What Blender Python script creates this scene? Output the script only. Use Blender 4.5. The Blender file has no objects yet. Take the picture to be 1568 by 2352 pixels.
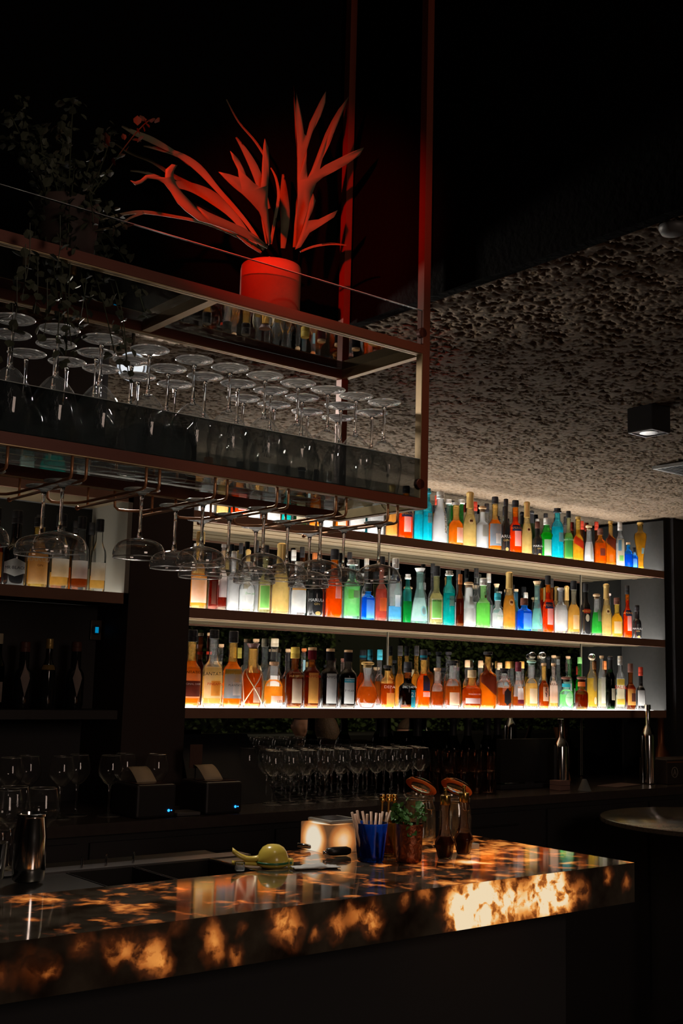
import bpy, bmesh, math, random
import numpy as np
from mathutils import Vector, Matrix, noise as mnoise

# ------------------------------------------------------------------ camera, world, lights, exposure
sc = bpy.context.scene
COL = sc.collection
H = 1.5                                    # eye height; helper coordinates are measured from the eye
ROLL, PITCH, YAW, FPX = 2.56996567e-02, 1.46027801e-01, 6.73671109e-01, 2619.19
cy_, sy_ = math.cos(YAW), math.sin(YAW); cp_, sp_ = math.cos(PITCH), math.sin(PITCH)
cr_, sr_ = math.cos(ROLL), math.sin(ROLL)
FW = np.array([sy_*cp_, cy_*cp_, sp_]); RT0 = np.array([cy_, -sy_, 0.0]); UP0 = np.cross(RT0, FW)
RT = cr_*RT0 + sr_*UP0; UPV = -sr_*RT0 + cr_*UP0
cam_d = bpy.data.cameras.new('camera'); cam = bpy.data.objects.new('camera', cam_d); COL.objects.link(cam)
cam_d.sensor_fit = 'VERTICAL'; cam_d.sensor_height = 24.0; cam_d.lens = FPX/2352*24.0
cam_d.clip_start = 0.05; cam_d.clip_end = 60
cam.matrix_world = Matrix(((RT[0], UPV[0], -FW[0], 0), (RT[1], UPV[1], -FW[1], 0), (RT[2], UPV[2], -FW[2], H), (0, 0, 0, 1)))
sc.camera = cam
sc.view_settings.view_transform = 'Standard'; sc.view_settings.look = 'None'
sc.view_settings.gamma = 1.0; sc.view_settings.use_curve_mapping = False
sc.view_settings.exposure = 0.0
w = bpy.data.worlds.new('world'); sc.world = w; w.use_nodes = True
w.node_tree.nodes['Background'].inputs[0].default_value = (0.9, 0.85, 0.85, 1)
w.node_tree.nodes['Background'].inputs[1].default_value = 0.0035
cy = sc.cycles
cy.use_denoising = True; cy.max_bounces = 14; cy.diffuse_bounces = 4; cy.glossy_bounces = 5
cy.transmission_bounces = 12; cy.transparent_max_bounces = 28; cy.caustics_reflective = False; cy.caustics_refractive = False
cy.sample_clamp_indirect = 3.0; cy.sample_clamp_direct = 0.0; cy.use_adaptive_sampling = True; cy.adaptive_threshold = 0.02

def ray(x, y): return (x-784)/FPX*RT - (y-1176)/FPX*UPV + FW
def onY(x, y, Y): d = ray(x, y); d = d*(Y/d[1]); return Vector((d[0], d[1], d[2]+H))
def onX(x, y, X): d = ray(x, y); d = d*(X/d[0]); return Vector((d[0], d[1], d[2]+H))
def onZ(x, y, z): d = ray(x, y); d = d*(z/d[2]); return Vector((d[0], d[1], d[2]+H))
def depth(P): return float(np.dot(np.array([P[0], P[1], P[2]-H]), FW))

def lamp(kind, name, loc, power, color, target=None, size=0.1, **kw):
    l = bpy.data.lights.new(name, kind); l.energy = power; l.color = color
    if kind == 'AREA': l.size = size
    else: l.shadow_soft_size = size
    for k, v in kw.items(): setattr(l, k, v)
    o = bpy.data.objects.new(name, l); COL.objects.link(o); o.location = loc
    if target is not None: o.rotation_euler = (Vector(target)-Vector(loc)).to_track_quat('-Z', 'Y').to_euler()
    return o
K = 1.0
def cg(X, Y, Z): return Vector((K*X, K*Y, K*Z+H))
lamp('SPOT', 'red_plant_spotlight', (0.08, 0.88, H+0.74), 250, (1, 0.022, 0.001), (1.36, 1.93, H+1.01), 0.012, spot_size=0.37, spot_blend=0.85)
lamp('SPOT', 'ceiling_spot_beam', (1.50, 2.74, H+0.78), 38, (1.0, 0.90, 0.78), (1.35, 1.7, H+0.42), 0.03, spot_size=2.1, spot_blend=0.5)
lamp('AREA', 'front_fill_light', (1.2, -2.0, H+0.72), 15, (1.0, 0.74, 0.60), (2.4, 3.6, H-0.4), 0.95)  # unseen warm fill added from the guest side to lift the dark fronts
for k_, (x_, y_, z_) in enumerate(((-0.6, -1.0, 1.25), (1.9, -1.3, 1.95), (3.4, -0.6, 1.7), (0.6, -0.2, 1.9))):
    lamp('POINT', 'glint_point_light', (x_, y_, H+z_), 1.6, (1.0, 0.80, 0.62), None, 0.022)  # bare points added behind the viewer to put glints in the glass
lamp('SPOT', 'guest_fill_spot', (4.9, 1.2, H+1.6), 170, (1.0, 0.72, 0.5), (4.6, 2.2, H-0.35), 0.05, spot_size=1.2, spot_blend=0.6)  # added spot that brightens the guests for the mirror
lamp('SPOT', 'guest_back_fill', (4.9, 3.4, H+0.8), 80, (1.0, 0.72, 0.5), (4.7, 2.0, H-0.35), 0.05, spot_size=1.3, spot_blend=0.6)  # second added spot, fills the guests from the mirror side
lamp('AREA', 'hedge_fill_light', (8.0, 0.3, H+1.6), 22, (1.0, 0.82, 0.5), (7.8, -1.5, H), 0.8)  # fill added so the hedge shows in the mirror
lamp('SPOT', 'worktop_spotlight', (1.3, 1.0, H+1.7), 17, (1.0, 0.82, 0.6), (1.65, 2.15, H-0.42), 0.04, spot_size=0.7, spot_blend=0.5)

# ------------------------------------------------------------------ materials
MC = {}
def nt_new(name):
    m = bpy.data.materials.new(name); m.use_nodes = True; nt = m.node_tree; nt.nodes.clear()
    out = nt.nodes.new('ShaderNodeOutputMaterial'); return m, nt, out
def c4(c): return (c[0], c[1], c[2], 1.0)
def pm(name, color, rough=0.5, metal=0.0, emit=None, es=0.0, spec=0.5, noise=None, bump=None, coat=0.0):
    if name in MC: return MC[name]
    m, nt, out = nt_new(name); b = nt.nodes.new('ShaderNodeBsdfPrincipled')
    nt.links.new(b.outputs[0], out.inputs[0])
    b.inputs['Base Color'].default_value = c4(color); b.inputs['Roughness'].default_value = rough
    b.inputs['Metallic'].default_value = metal; b.inputs['Specular IOR Level'].default_value = spec
    b.inputs['Coat Weight'].default_value = coat
    if emit: b.inputs['Emission Color'].default_value = c4(emit); b.inputs['Emission Strength'].default_value = es
    if noise or bump:
        tc = nt.nodes.new('ShaderNodeTexCoord')
        n = nt.nodes.new('ShaderNodeTexNoise'); n.inputs['Scale'].default_value = (noise or bump)[0]; n.inputs['Detail'].default_value = 5
        nt.links.new(tc.outputs['Object'], n.inputs['Vector'])
        if noise:
            r = nt.nodes.new('ShaderNodeMix'); r.data_type = 'RGBA'
            r.inputs[6].default_value = c4([x*(1-noise[1]) for x in color]); r.inputs[7].default_value = c4([min(1, x*(1+noise[1])) for x in color])
            nt.links.new(n.outputs[0], r.inputs[0]); nt.links.new(r.outputs[2], b.inputs['Base Color'])
        if bump:
            bp = nt.nodes.new('ShaderNodeBump'); bp.inputs['Strength'].default_value = bump[1]; bp.inputs['Distance'].default_value = 0.004
            nt.links.new(n.outputs[0], bp.inputs['Height']); nt.links.new(bp.outputs[0], b.inputs['Normal'])
    MC[name] = m; return m
def glassy(color, haze=0.1, key=None):
    """clear or tinted bottle glass: see-through tint, fresnel shine and a little light caught inside the wall"""
    k = key or ('glass_%.2f_%.2f_%.2f_%.2f' % (color[0], color[1], color[2], haze))
    if k in MC: return MC[k]
    m, nt, out = nt_new(k); N = nt.nodes.new; L = nt.links.new
    tr = N('ShaderNodeBsdfTransparent'); tr.inputs[0].default_value = c4([x**0.5 for x in color])
    tl = N('ShaderNodeBsdfTranslucent'); tl.inputs[0].default_value = c4([min(1, x*0.8) for x in color])
    le = N('ShaderNodeLayerWeight'); le.inputs[0].default_value = 0.5; pe = N('ShaderNodeMath'); pe.operation = 'POWER'; pe.inputs[1].default_value = 5.0; L(le.outputs['Facing'], pe.inputs[0])
    mxe = N('ShaderNodeMix'); mxe.data_type = 'RGBA'; mxe.inputs[6].default_value = c4([x**0.5 for x in color]); mxe.inputs[7].default_value = c4([0.22*x for x in color]); L(pe.outputs[0], mxe.inputs[0]); L(mxe.outputs[2], tr.inputs[0])
    gl = N('ShaderNodeBsdfGlossy'); gl.inputs['Roughness'].default_value = 0.06
    fr = N('ShaderNodeLayerWeight'); fr.inputs[0].default_value = 0.22
    edge = N('ShaderNodeLayerWeight'); edge.inputs[0].default_value = 0.5
    pw = N('ShaderNodeMath'); pw.operation = 'POWER'; pw.inputs[1].default_value = 3.0; L(edge.outputs['Facing'], pw.inputs[0])
    hz = N('ShaderNodeMath'); hz.operation = 'MULTIPLY_ADD'; hz.inputs[1].default_value = 0.25; hz.inputs[2].default_value = haze; L(pw.outputs[0], hz.inputs[0])
    a = N('ShaderNodeMixShader'); L(hz.outputs[0], a.inputs[0]); L(tr.outputs[0], a.inputs[1]); L(tl.outputs[0], a.inputs[2])
    b = N('ShaderNodeMixShader'); L(fr.outputs['Fresnel'], b.inputs[0]); L(a.outputs[0], b.inputs[1]); L(gl.outputs[0], b.inputs[2])
    L(b.outputs[0], out.inputs[0]); MC[k] = m; return m
def liquid(color, dens=0.55):
    k = 'liquid_%.2f_%.2f_%.2f_%.2f' % (color[0], color[1], color[2], dens)
    if k in MC: return MC[k]
    m, nt, out = nt_new(k); N = nt.nodes.new; L = nt.links.new
    tr = N('ShaderNodeBsdfTransparent'); tr.inputs[0].default_value = c4([x**0.65 for x in color])
    tl = N('ShaderNodeBsdfTranslucent'); tl.inputs[0].default_value = c4([x*0.86 for x in color])
    df = N('ShaderNodeBsdfDiffuse'); df.inputs[0].default_value = c4([x*0.5 for x in color])
    tc = N('ShaderNodeTexCoord'); nz = N('ShaderNodeTexNoise'); nz.inputs['Scale'].default_value = 26; L(tc.outputs['Object'], nz.inputs[0])
    mr = N('ShaderNodeMapRange'); mr.inputs['From Min'].default_value = 0.3; mr.inputs['From Max'].default_value = 0.7
    mr.inputs['To Min'].default_value = dens-0.14; mr.inputs['To Max'].default_value = min(1, dens+0.14); L(nz.outputs[0], mr.inputs[0])
    a = N('ShaderNodeMixShader'); a.inputs[0].default_value = 0.3; L(tl.outputs[0], a.inputs[1]); L(df.outputs[0], a.inputs[2])
    b = N('ShaderNodeMixShader'); L(mr.outputs[0], b.inputs[0]); L(tr.outputs[0], b.inputs[1]); L(a.outputs[0], b.inputs[2])
    L(b.outputs[0], out.inputs[0]); MC[k] = m; return m
def paper(color, k=None, trans=0.62):
    k = 'paper_%.2f_%.2f_%.2f' % tuple(color)
    if k in MC: return MC[k]
    m, nt, out = nt_new(k); N = nt.nodes.new; L = nt.links.new
    tc = N('ShaderNodeTexCoord'); nz = N('ShaderNodeTexNoise'); nz.inputs['Scale'].default_value = 60; nz.inputs['Detail'].default_value = 4; L(tc.outputs['Object'], nz.inputs[0])
    mx = N('ShaderNodeMix'); mx.data_type = 'RGBA'; mx.inputs[6].default_value = c4([x*0.78 for x in color]); mx.inputs[7].default_value = c4(color); L(nz.outputs[0], mx.inputs[0])
    tl = N('ShaderNodeBsdfTranslucent'); df = N('ShaderNodeBsdfDiffuse'); L(mx.outputs[2], tl.inputs[0]); L(mx.outputs[2], df.inputs[0])
    b = N('ShaderNodeMixShader'); b.inputs[0].default_value = trans; L(df.outputs[0], b.inputs[1]); L(tl.outputs[0], b.inputs[2])
    L(b.outputs[0], out.inputs[0]); MC[k] = m; return m
def realglass(name='drinking_glass', rough=0.0, color=(1, 1, 1)):
    if name in MC: return MC[name]
    m, nt, out = nt_new(name); g = nt.nodes.new('ShaderNodeBsdfGlass'); g.inputs['IOR'].default_value = 1.48
    g.inputs['Roughness'].default_value = rough; g.inputs[0].default_value = c4(color); nt.links.new(g.outputs[0], out.inputs[0]); MC[name] = m; return m
def thinglass(name, tint=(0.96, 0.97, 0.96), edge=0.6, base=0.05, rough=0.02, haze=0.0, pwr=3.5):
    """single-wall glass: nearly clear face on, mirror-like and darker towards its outline"""
    if name in MC: return MC[name]
    m, nt, out = nt_new(name); N = nt.nodes.new; L = nt.links.new
    lw = N('ShaderNodeLayerWeight'); lw.inputs[0].default_value = 0.5
    pw = N('ShaderNodeMath'); pw.operation = 'POWER'; pw.inputs[1].default_value = pwr; L(lw.outputs['Facing'], pw.inputs[0])
    ma = N('ShaderNodeMath'); ma.operation = 'MULTIPLY_ADD'; ma.inputs[1].default_value = edge; ma.inputs[2].default_value = base; L(pw.outputs[0], ma.inputs[0])
    tr = N('ShaderNodeBsdfTransparent'); tr.inputs[0].default_value = c4(tint)
    gl = N('ShaderNodeBsdfGlossy'); gl.inputs['Roughness'].default_value = rough
    src = tr.outputs[0]
    if haze > 0:
        tl = N('ShaderNodeBsdfTranslucent'); df = N('ShaderNodeBsdfDiffuse'); h1 = N('ShaderNodeMixShader'); h1.inputs[0].default_value = 0.5
        L(tl.outputs[0], h1.inputs[1]); L(df.outputs[0], h1.inputs[2]); hm = N('ShaderNodeMath'); hm.operation = 'MULTIPLY_ADD'; hm.inputs[1].default_value = haze*3; hm.inputs[2].default_value = haze
        L(pw.outputs[0], hm.inputs[0]); h2 = N('ShaderNodeMixShader'); L(hm.outputs[0], h2.inputs[0]); L(tr.outputs[0], h2.inputs[1]); L(h1.outputs[0], h2.inputs[2]); src = h2.outputs[0]
    b = N('ShaderNodeMixShader'); L(ma.outputs[0], b.inputs[0]); L(src, b.inputs[1]); L(gl.outputs[0], b.inputs[2])
    L(b.outputs[0], out.inputs[0]); MC[name] = m; return m
def softglass(name='glass_foot'):
    """solid clear glass with rings of white haze mixed in to imitate caught light"""
    if name in MC: return MC[name]
    m, nt, out = nt_new(name); N = nt.nodes.new; L = nt.links.new
    g = N('ShaderNodeBsdfGlass'); g.inputs['IOR'].default_value = 1.48
    t = N('ShaderNodeBsdfTranslucent'); d = N('ShaderNodeBsdfGlossy'); d.inputs['Roughness'].default_value = 0.25
    a = N('ShaderNodeMixShader'); a.inputs[0].default_value = 0.5; L(t.outputs[0], a.inputs[1]); L(d.outputs[0], a.inputs[2])
    tc = N('ShaderNodeTexCoord'); wv = N('ShaderNodeTexWave'); wv.wave_type = 'RINGS'; wv.rings_direction = 'Z'; wv.inputs['Scale'].default_value = 34; wv.inputs['Distortion'].default_value = 2.0; L(tc.outputs['Object'], wv.inputs[0])  # haze rings stand in for light glancing off the glass
    mr = N('ShaderNodeMapRange'); mr.inputs['To Min'].default_value = 0.22; mr.inputs['To Max'].default_value = 0.75; L(wv.outputs['Fac'], mr.inputs[0])
    b = N('ShaderNodeMixShader'); L(mr.outputs[0], b.inputs[0]); L(g.outputs[0], b.inputs[1]); L(a.outputs[0], b.inputs[2]); L(b.outputs[0], out.inputs[0]); MC[name] = m; return m
def emis(name, color, s):
    if name in MC: return MC[name]
    m, nt, out = nt_new(name); e = nt.nodes.new('ShaderNodeEmission'); e.inputs[0].default_value = c4(color); e.inputs[1].default_value = s
    nt.links.new(e.outputs[0], out.inputs[0]); MC[name] = m; return m

M_lip = pm('brown_lacquer_edge', (0.30, 0.15, 0.10), 0.5, noise=(30, 0.15))
M_under = pm('satin_metal_underside', (0.38, 0.285, 0.175), 0.30, 0.5, noise=(14, 0.12))
M_side = pm('grey_side_board', (0.022, 0.022, 0.021), 0.5, noise=(60, 0.2), spec=0.12)
M_black = pm('black_lacquer', (0.045, 0.042, 0.042), 0.5, spec=0.25)
M_blackm = pm('black_matte', (0.04, 0.04, 0.042), 0.85, spec=0.2)
M_dwall = pm('dark_wall_paint', (0.045, 0.042, 0.042), 0.8, noise=(3, 0.2))
M_frame = pm('red_brown_steel', (0.15, 0.032, 0.013), 0.5, 0.1, noise=(40, 0.1))
M_brass = pm('brushed_brass', (0.52, 0.37, 0.2), 0.42, 0.6, noise=(80, 0.1))
M_copper = pm('copper_rod', (0.62, 0.30, 0.15), 0.35, 0.55)
M_chrome = pm('polished_steel', (0.62, 0.62, 0.62), 0.12, 1.0)
M_steel = pm('brushed_steel', (0.10, 0.095, 0.09), 0.3, 0.9, noise=(50, 0.1))
M_shelfglow = emis('frosted_led_shelf_top', (1.0, 0.95, 0.885), 13.0)
M_mirror = pm('tinted_mirror', (0.34, 0.36, 0.36), 0.015, 1.0)
M_counter = pm('dark_stone_counter', (0.07, 0.055, 0.05), 0.25, noise=(40, 0.3))
M_glass = realglass()
M_bowl = thinglass('glass_bowl', tint=(0.93, 0.94, 0.94), edge=0.9, base=0.05, haze=0.025)
M_coupe = thinglass('coupe_bowl', tint=(0.955, 0.945, 0.93), edge=1.1, base=0.10, haze=0.015, pwr=2.0)
M_cork = pm('cork', (0.62, 0.42, 0.24), 0.8, noise=(150, 0.25))
M_dim = pm('deep_green_leaf', (0.03, 0.06, 0.025), 0.6)

# ------------------------------------------------------------------ object helpers
def link(o, parent=None):
    COL.objects.link(o)
    if parent is not None: o.parent = parent
    return o
def tag(o, label=None, cat=None, group=None, kind=None):
    if label: o['label'] = label
    if cat: o['category'] = cat
    if group: o['group'] = group
    if kind: o['kind'] = kind
    return o
def thing(name, label, cat, loc=(0, 0, 0), rz=0, group=None):
    o = bpy.data.objects.new(name, None); o.empty_display_size = 0.02; COL.objects.link(o)
    o.location = loc; o.rotation_euler = (0, 0, rz); return tag(o, label, cat, group)
def mesh(name, vs, fs, mat, parent=None, smooth=False, midx=None):
    me = bpy.data.meshes.new(name); me.from_pydata([tuple(v) for v in vs], [], fs); me.update()
    for m in (mat if isinstance(mat, (list, tuple)) else [mat]): me.materials.append(m)
    if midx: me.polygons.foreach_set('material_index', midx)
    if smooth: me.polygons.foreach_set('use_smooth', [True]*len(me.polygons))
    return link(bpy.data.objects.new(name, me), parent)
class G:
    """collects shapes into one mesh"""
    def __init__(s): s.v = []; s.f = []
    def add(s, vs, fs):
        n = len(s.v); s.v += [tuple(v) for v in vs]; s.f += [tuple(i+n for i in f) for f in fs]; return s
    def box(s, x0, y0, z0, x1, y1, z1):
        vs = [(x0, y0, z0), (x1, y0, z0), (x1, y1, z0), (x0, y1, z0), (x0, y0, z1), (x1, y0, z1), (x1, y1, z1), (x0, y1, z1)]
        return s.add(vs, [(0, 3, 2, 1), (4, 5, 6, 7), (0, 1, 5, 4), (1, 2, 6, 5), (2, 3, 7, 6), (3, 0, 4, 7)])
    def tube(s, pts, r, n=8, cap=True):
        pts = [Vector(p) for p in pts]; rs = r if isinstance(r, (list, tuple)) else [r]*len(pts); rings = []
        t0 = (pts[1]-pts[0]).normalized(); u = t0.orthogonal().normalized()
        for i, p in enumerate(pts):
            t = ((pts[min(i+1, len(pts)-1)]-pts[max(i-1, 0)])).normalized()
            u = (u-t*u.dot(t)); u = u.normalized() if u.length > 1e-6 else t.orthogonal().normalized(); vv = t.cross(u)
            rings.append([p+(u*math.cos(2*math.pi*k/n)+vv*math.sin(2*math.pi*k/n))*rs[i] for k in range(n)])
        vs = [q for rg in rings for q in rg]; fs = []
        for i in range(len(pts)-1):
            for k in range(n): fs.append((i*n+k, i*n+(k+1) % n, (i+1)*n+(k+1) % n, (i+1)*n+k))
        if cap: fs.append(tuple(reversed(range(n)))); fs.append(tuple((len(pts)-1)*n+k for k in range(n)))
        return s.add(vs, fs)
    def lathe(s, prof, seg=20, c=(0, 0, 0), ribs=None, caps=True, asp=1.0):
        """prof: (r, z[, p]) rings; p is the superellipse power (2 round, 6 square)"""
        vs = []; fs = []
        for q in prof:
            r, z = q[0], q[1]; p = q[2] if len(q) > 2 else 2
            for k in range(seg):
                a = 2*math.pi*(k+0.5)/seg; ca, sa = math.cos(a), math.sin(a)
                e = (abs(ca)**p+abs(sa)**p)**(-1.0/p) if p != 2 else 1.0
                if p > 2: e *= 0.93
                rr = r*e
                if ribs and ribs[1] <= z <= ribs[2]: rr *= 1+ribs[3]*(1 if k % 2 else -1)
                vs.append((c[0]+rr*ca, c[1]+rr*sa*asp, c[2]+z))
        n = len(prof)
        for i in range(n-1):
            for k in range(seg): fs.append((i*seg+k, i*seg+(k+1) % seg, (i+1)*seg+(k+1) % seg, (i+1)*seg+k))
        if caps:
            fs.append(tuple(reversed(range(seg)))); fs.append(tuple((n-1)*seg+k for k in range(seg)))
        return s.add(vs, fs)
    def xf(s, M):
        s.v = [tuple(M @ Vector(v)) for v in s.v]; return s
    def build(s, name, mat, parent=None, smooth=False): return mesh(name, s.v, s.f, mat, parent, smooth)
def autosmooth(o, ang=0.7):
    me = o.data; me.polygons.foreach_set('use_smooth', [True]*len(me.polygons))
    try: me.set_sharp_from_angle(angle=ang)
    except Exception: pass
    return o
def bevel(o, wd=0.002, seg=2):
    b = o.modifiers.new('bevel', 'BEVEL'); b.width = wd; b.segments = seg; b.limit_method = 'ANGLE'; return o
def copy_tree(o, parent=None):
    c = o.copy(); COL.objects.link(c); c.parent = parent
    for ch in [x for x in o.children]: copy_tree(ch, c)
    return c
def struct(name, g, mat, smooth=False):
    o = g.build(name, mat, None, smooth); o['kind'] = 'structure'; return o
TXT = {}
def text_shape(s):
    """outline of a word as flat mesh data, width and height normalised to letter height 1"""
    if s in TXT: return TXT[s]
    cu = bpy.data.curves.new('lettering_outline', 'FONT'); cu.body = s; cu.size = 1.0; cu.align_x = 'CENTER'; cu.resolution_u = 2; cu.fill_mode = 'FRONT'
    o = bpy.data.objects.new('lettering_outline', cu); COL.objects.link(o)
    dg = bpy.context.evaluated_depsgraph_get(); me = bpy.data.meshes.new_from_object(o.evaluated_get(dg))
    bm = bmesh.new(); bm.from_mesh(me); bmesh.ops.triangulate(bm, faces=bm.faces[:])
    vs = [tuple(v.co) for v in bm.verts]; fs = [tuple(v.index for v in f.verts) for f in bm.faces]; bm.free()
    bpy.data.objects.remove(o); bpy.data.curves.remove(cu); bpy.data.meshes.remove(me)
    ys = [v[1] for v in vs]; y0, y1 = min(ys), max(ys); h = max(0.3, y1-y0)
    TXT[s] = ([((v[0])/h, (v[1]-y0)/h-0.5) for v in vs], fs); return TXT[s]

# ------------------------------------------------------------------ room shell
S3, S2, S1 = H-0.114, H+0.2465, H+0.605        # tops of the three shelves
YF, YM = 3.588, 3.87                           # shelf front edge and mirror face
CEIL = H+0.893
struct('floor', G().box(-4, -3, -0.05, 13, 4.3, 0), pm('dark_floor', (0.03, 0.025, 0.022), 0.5, noise=(5, 0.3)))
struct('wall_back', G().box(-4, YM+0.03, 0, 13, YM+0.2, 3.9), M_dwall)
struct('wall_front', G().box(-4, -3.1, 0, 13, -3.0, 3.9), M_dwall)
struct('wall_left', G().box(-4.1, -3.1, 0, -4, 4.3, 3.9), M_dwall)
struct('wall_right', G().box(13, -3.1, 0, 13.1, 4.3, 3.9), M_dwall)
struct('ceiling', G().box(-4, -3.1, 3.9, 13, 4.3, 4.0), M_blackm)
# rough sprayed plaster ceiling over the back bar, real relief; its mottled colour also imitates shade in the pits
def plaster(name, x0, x1, y0, y1, st):
    nx, ny = int((x1-x0)/st), int((y1-y0)/st)
    xs = np.linspace(x0, x1, nx); ys = np.linspace(y0, y1, ny)
    co = np.zeros((nx*ny, 3), dtype=np.float32); fr = mnoise.noise
    i = 0
    for yv in ys:
        for xv in xs:
            n1 = fr(Vector((xv*66, yv*82, 0.3))); n2 = fr(Vector((xv*140, yv*160, 1.3)))
            n3 = fr(Vector((xv*9, yv*14, 5)))
            t = min(1.0, max(0.0, (n1+0.45*n2+0.30*n3+0.20)/-0.26+0.30)); pit = t*t*(3-2*t)
            co[i] = (xv, yv, CEIL - 0.004 + 0.010*pit - 0.0022*n2 - 0.003*n3); i += 1
    q = np.arange(nx*ny).reshape(ny, nx)
    f = np.stack([q[:-1, :-1], q[1:, :-1], q[1:, 1:], q[:-1, 1:]], -1).reshape(-1, 4)
    me = bpy.data.meshes.new(name); me.vertices.add(len(co)); me.vertices.foreach_set('co', co.ravel())
    me.loops.add(f.size); me.loops.foreach_set('vertex_index', f.ravel().astype(np.int32)); me.polygons.add(len(f))
    me.polygons.foreach_set('loop_start', np.arange(0, f.size, 4, dtype=np.int32)); me.polygons.foreach_set('loop_total', np.full(len(f), 4, dtype=np.int32))
    me.update(calc_edges=True); me.validate()
    me.materials.append(pm('sprayed_plaster', (0.130, 0.090, 0.055), 0.95, noise=(75, 0.6), bump=(240, 0.6)))
    o = link(bpy.data.objects.new(name, me)); o['kind'] = 'structure'
plaster('ceiling_plaster', 0.5, 6.4, 2.19, YM+0.03, 0.0052)
plaster('ceiling_plaster_front', 1.76, 5.2, 0.45, 2.19, 0.0058)
M_bulk = pm('dark_ribbed_bulkhead', (0.0028, 0.0026, 0.0026), 0.95, bump=(60, 0.8), spec=0.03)
struct('ceiling_bulkhead', G().box(-4, 2.185, CEIL-0.01, 1.765, 2.215, 3.9).box(1.735, 0.2, CEIL-0.01, 1.765, 2.185, 3.9).box(-4, 2.215, CEIL+0.04, 13, 4.3, CEIL+0.08).box(1.765, 0.2, CEIL+0.04, 13, 2.215, CEIL+0.08), M_bulk)
struct('ceiling_side', G().box(-4, 2.2, CEIL, 0.5, YM+0.03, CEIL+0.03).box(6.4, 2.2, CEIL, 13, YM+0.03, CEIL+0.03), M_blackm)
struct('column_brown', G().box(1.92, YF, H-0.454, 2.169, YM+0.03, CEIL), pm('dark_brown_column', (0.05, 0.036, 0.032), 0.7, spec=0.2))
struct('wall_right_return', G().box(5.09, YF-0.02, 0, 7.5, YM+0.03, CEIL), M_blackm)
# black ventilation box hanging below the plaster ceiling at the left
struct('ceiling_duct', G().box(0.55, 2.72, CEIL-0.27, 1.36, 3.0, CEIL-0.0), M_blackm)

# ------------------------------------------------------------------ right display cabinet
XL, XR = 2.17, 5.045
cab = thing('display_cabinet', 'long mirrored back bar cabinet with three glowing bottle shelves', 'shelving', (XL, YF, S3))
def P(g, name, mat, parent, smooth=False):
    """child mesh built in world coordinates under an Empty that is not rotated"""
    root = parent; off = Vector((0, 0, 0))
    while root is not None: off += root.location; root = root.parent
    g.v = [(v[0]-off.x, v[1]-off.y, v[2]-off.z) for v in g.v]
    return g.build(name, mat, parent, smooth)
def shelf_unit(par, x0, x1, ztop, name='shelf', glow=True):
    b = P(G().box(x0, YF, ztop-0.037, x1, YF+0.012, ztop), name, M_lip, par)
    P(G().box(x0, YF+0.012, ztop-0.030, x1, YM-0.004, ztop-0.020), 'satin_underside', M_under, b)
    for yr in (0.07, 0.17): P(G().box(x0, YF+yr, ztop-0.0325, x1, YF+yr+0.022, ztop-0.0305), 'streak_ridge', M_under, b)  # thin ridges added to imitate streaks of reflected light on the underside
    P(G().box(x0, YF+0.012, ztop-0.018, x1, YM-0.004, ztop-0.002), 'light_panel', M_shelfglow if glow else M_blackm, b)
    return b
for z in (S3, S2, S1): shelf_unit(cab, XL, XR-0.012, z)
P(G().box(XR-0.012, YF, S3-0.037, XR+0.006, YM-0.004, CEIL-0.02), 'side_panel', M_side, cab)
seams = [2.17, 3.37, 4.70, XR-0.012]
for a, b in zip(seams[:-1], seams[1:]):
    P(G().box(a+0.0025, YM-0.003, H-0.45, b-0.0025, YM+0.004, CEIL+0.004), 'mirror_pane', M_mirror, cab)
for xs_ in (3.37, 4.70): P(G().tube([(xs_, YM-0.006, H-0.45), (xs_, YM-0.006, CEIL-0.04)], 0.003, 6), 'metal_seam', pm('seam_metal', (0.35, 0.33, 0.27), 0.4, 0.7), cab)

# left cabinet
L2, L2T = H+0.281, H+0.603
cabl = thing('wall_cabinet', 'short open wall cabinet with a lit shelf left of the brown column', 'shelving', (1.0, YF, L2))
b = P(G().box(0.2, YF, L2-0.038, 1.918, YF+0.014, L2), 'shelf', M_lip, cabl)
P(G().box(0.2, YF+0.014, L2-0.034, 1.9, YM-0.004, L2-0.022), 'satin_underside', M_blackm, b)
P(G().box(0.2, YF+0.014, L2-0.018, 1.9, YM-0.004, L2-0.002), 'light_panel', emis('dim_led_shelf_top', (1.0, 0.93, 0.8), 2.6), b)
b = P(G().box(0.2, YF, L2T, 1.918, YF+0.014, L2T+0.038), 'top_board', M_lip, cabl)
P(G().box(0.2, YF+0.014, L2T+0.004, 1.9, YM-0.004, L2T+0.014), 'satin_underside', M_under, b)
P(G().box(0.2, YF+0.014, L2T+0.018, 1.9, YM-0.004, L2T+0.0375), 'light_panel', emis('dim_led_shelf_top', (1.0, 0.93, 0.8), 2.6), b)
P(G().box(1.9, YF+0.0, L2-0.038, 1.918, YM-0.004, L2T+0.038), 'side_panel', pm('grey_green_panel', (0.26, 0.25, 0.22), 0.45), cabl)
P(G().box(0.2, YM-0.004, L2, 1.9, YM+0.002, L2T), 'back_panel', pm('black_gloss_back', (0.01, 0.01, 0.01), 0.5, spec=0.15), cabl)
P(G().box(0.2, YM-0.09, S3-0.05, 1.9, YM-0.01, L2-0.04), 'lower_back_panel', M_black, cabl)
P(G().box(0.2, YF, S3-0.04, 1.9, YM-0.09, S3-0.01), 'lower_shelf', M_black, cabl)

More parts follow.
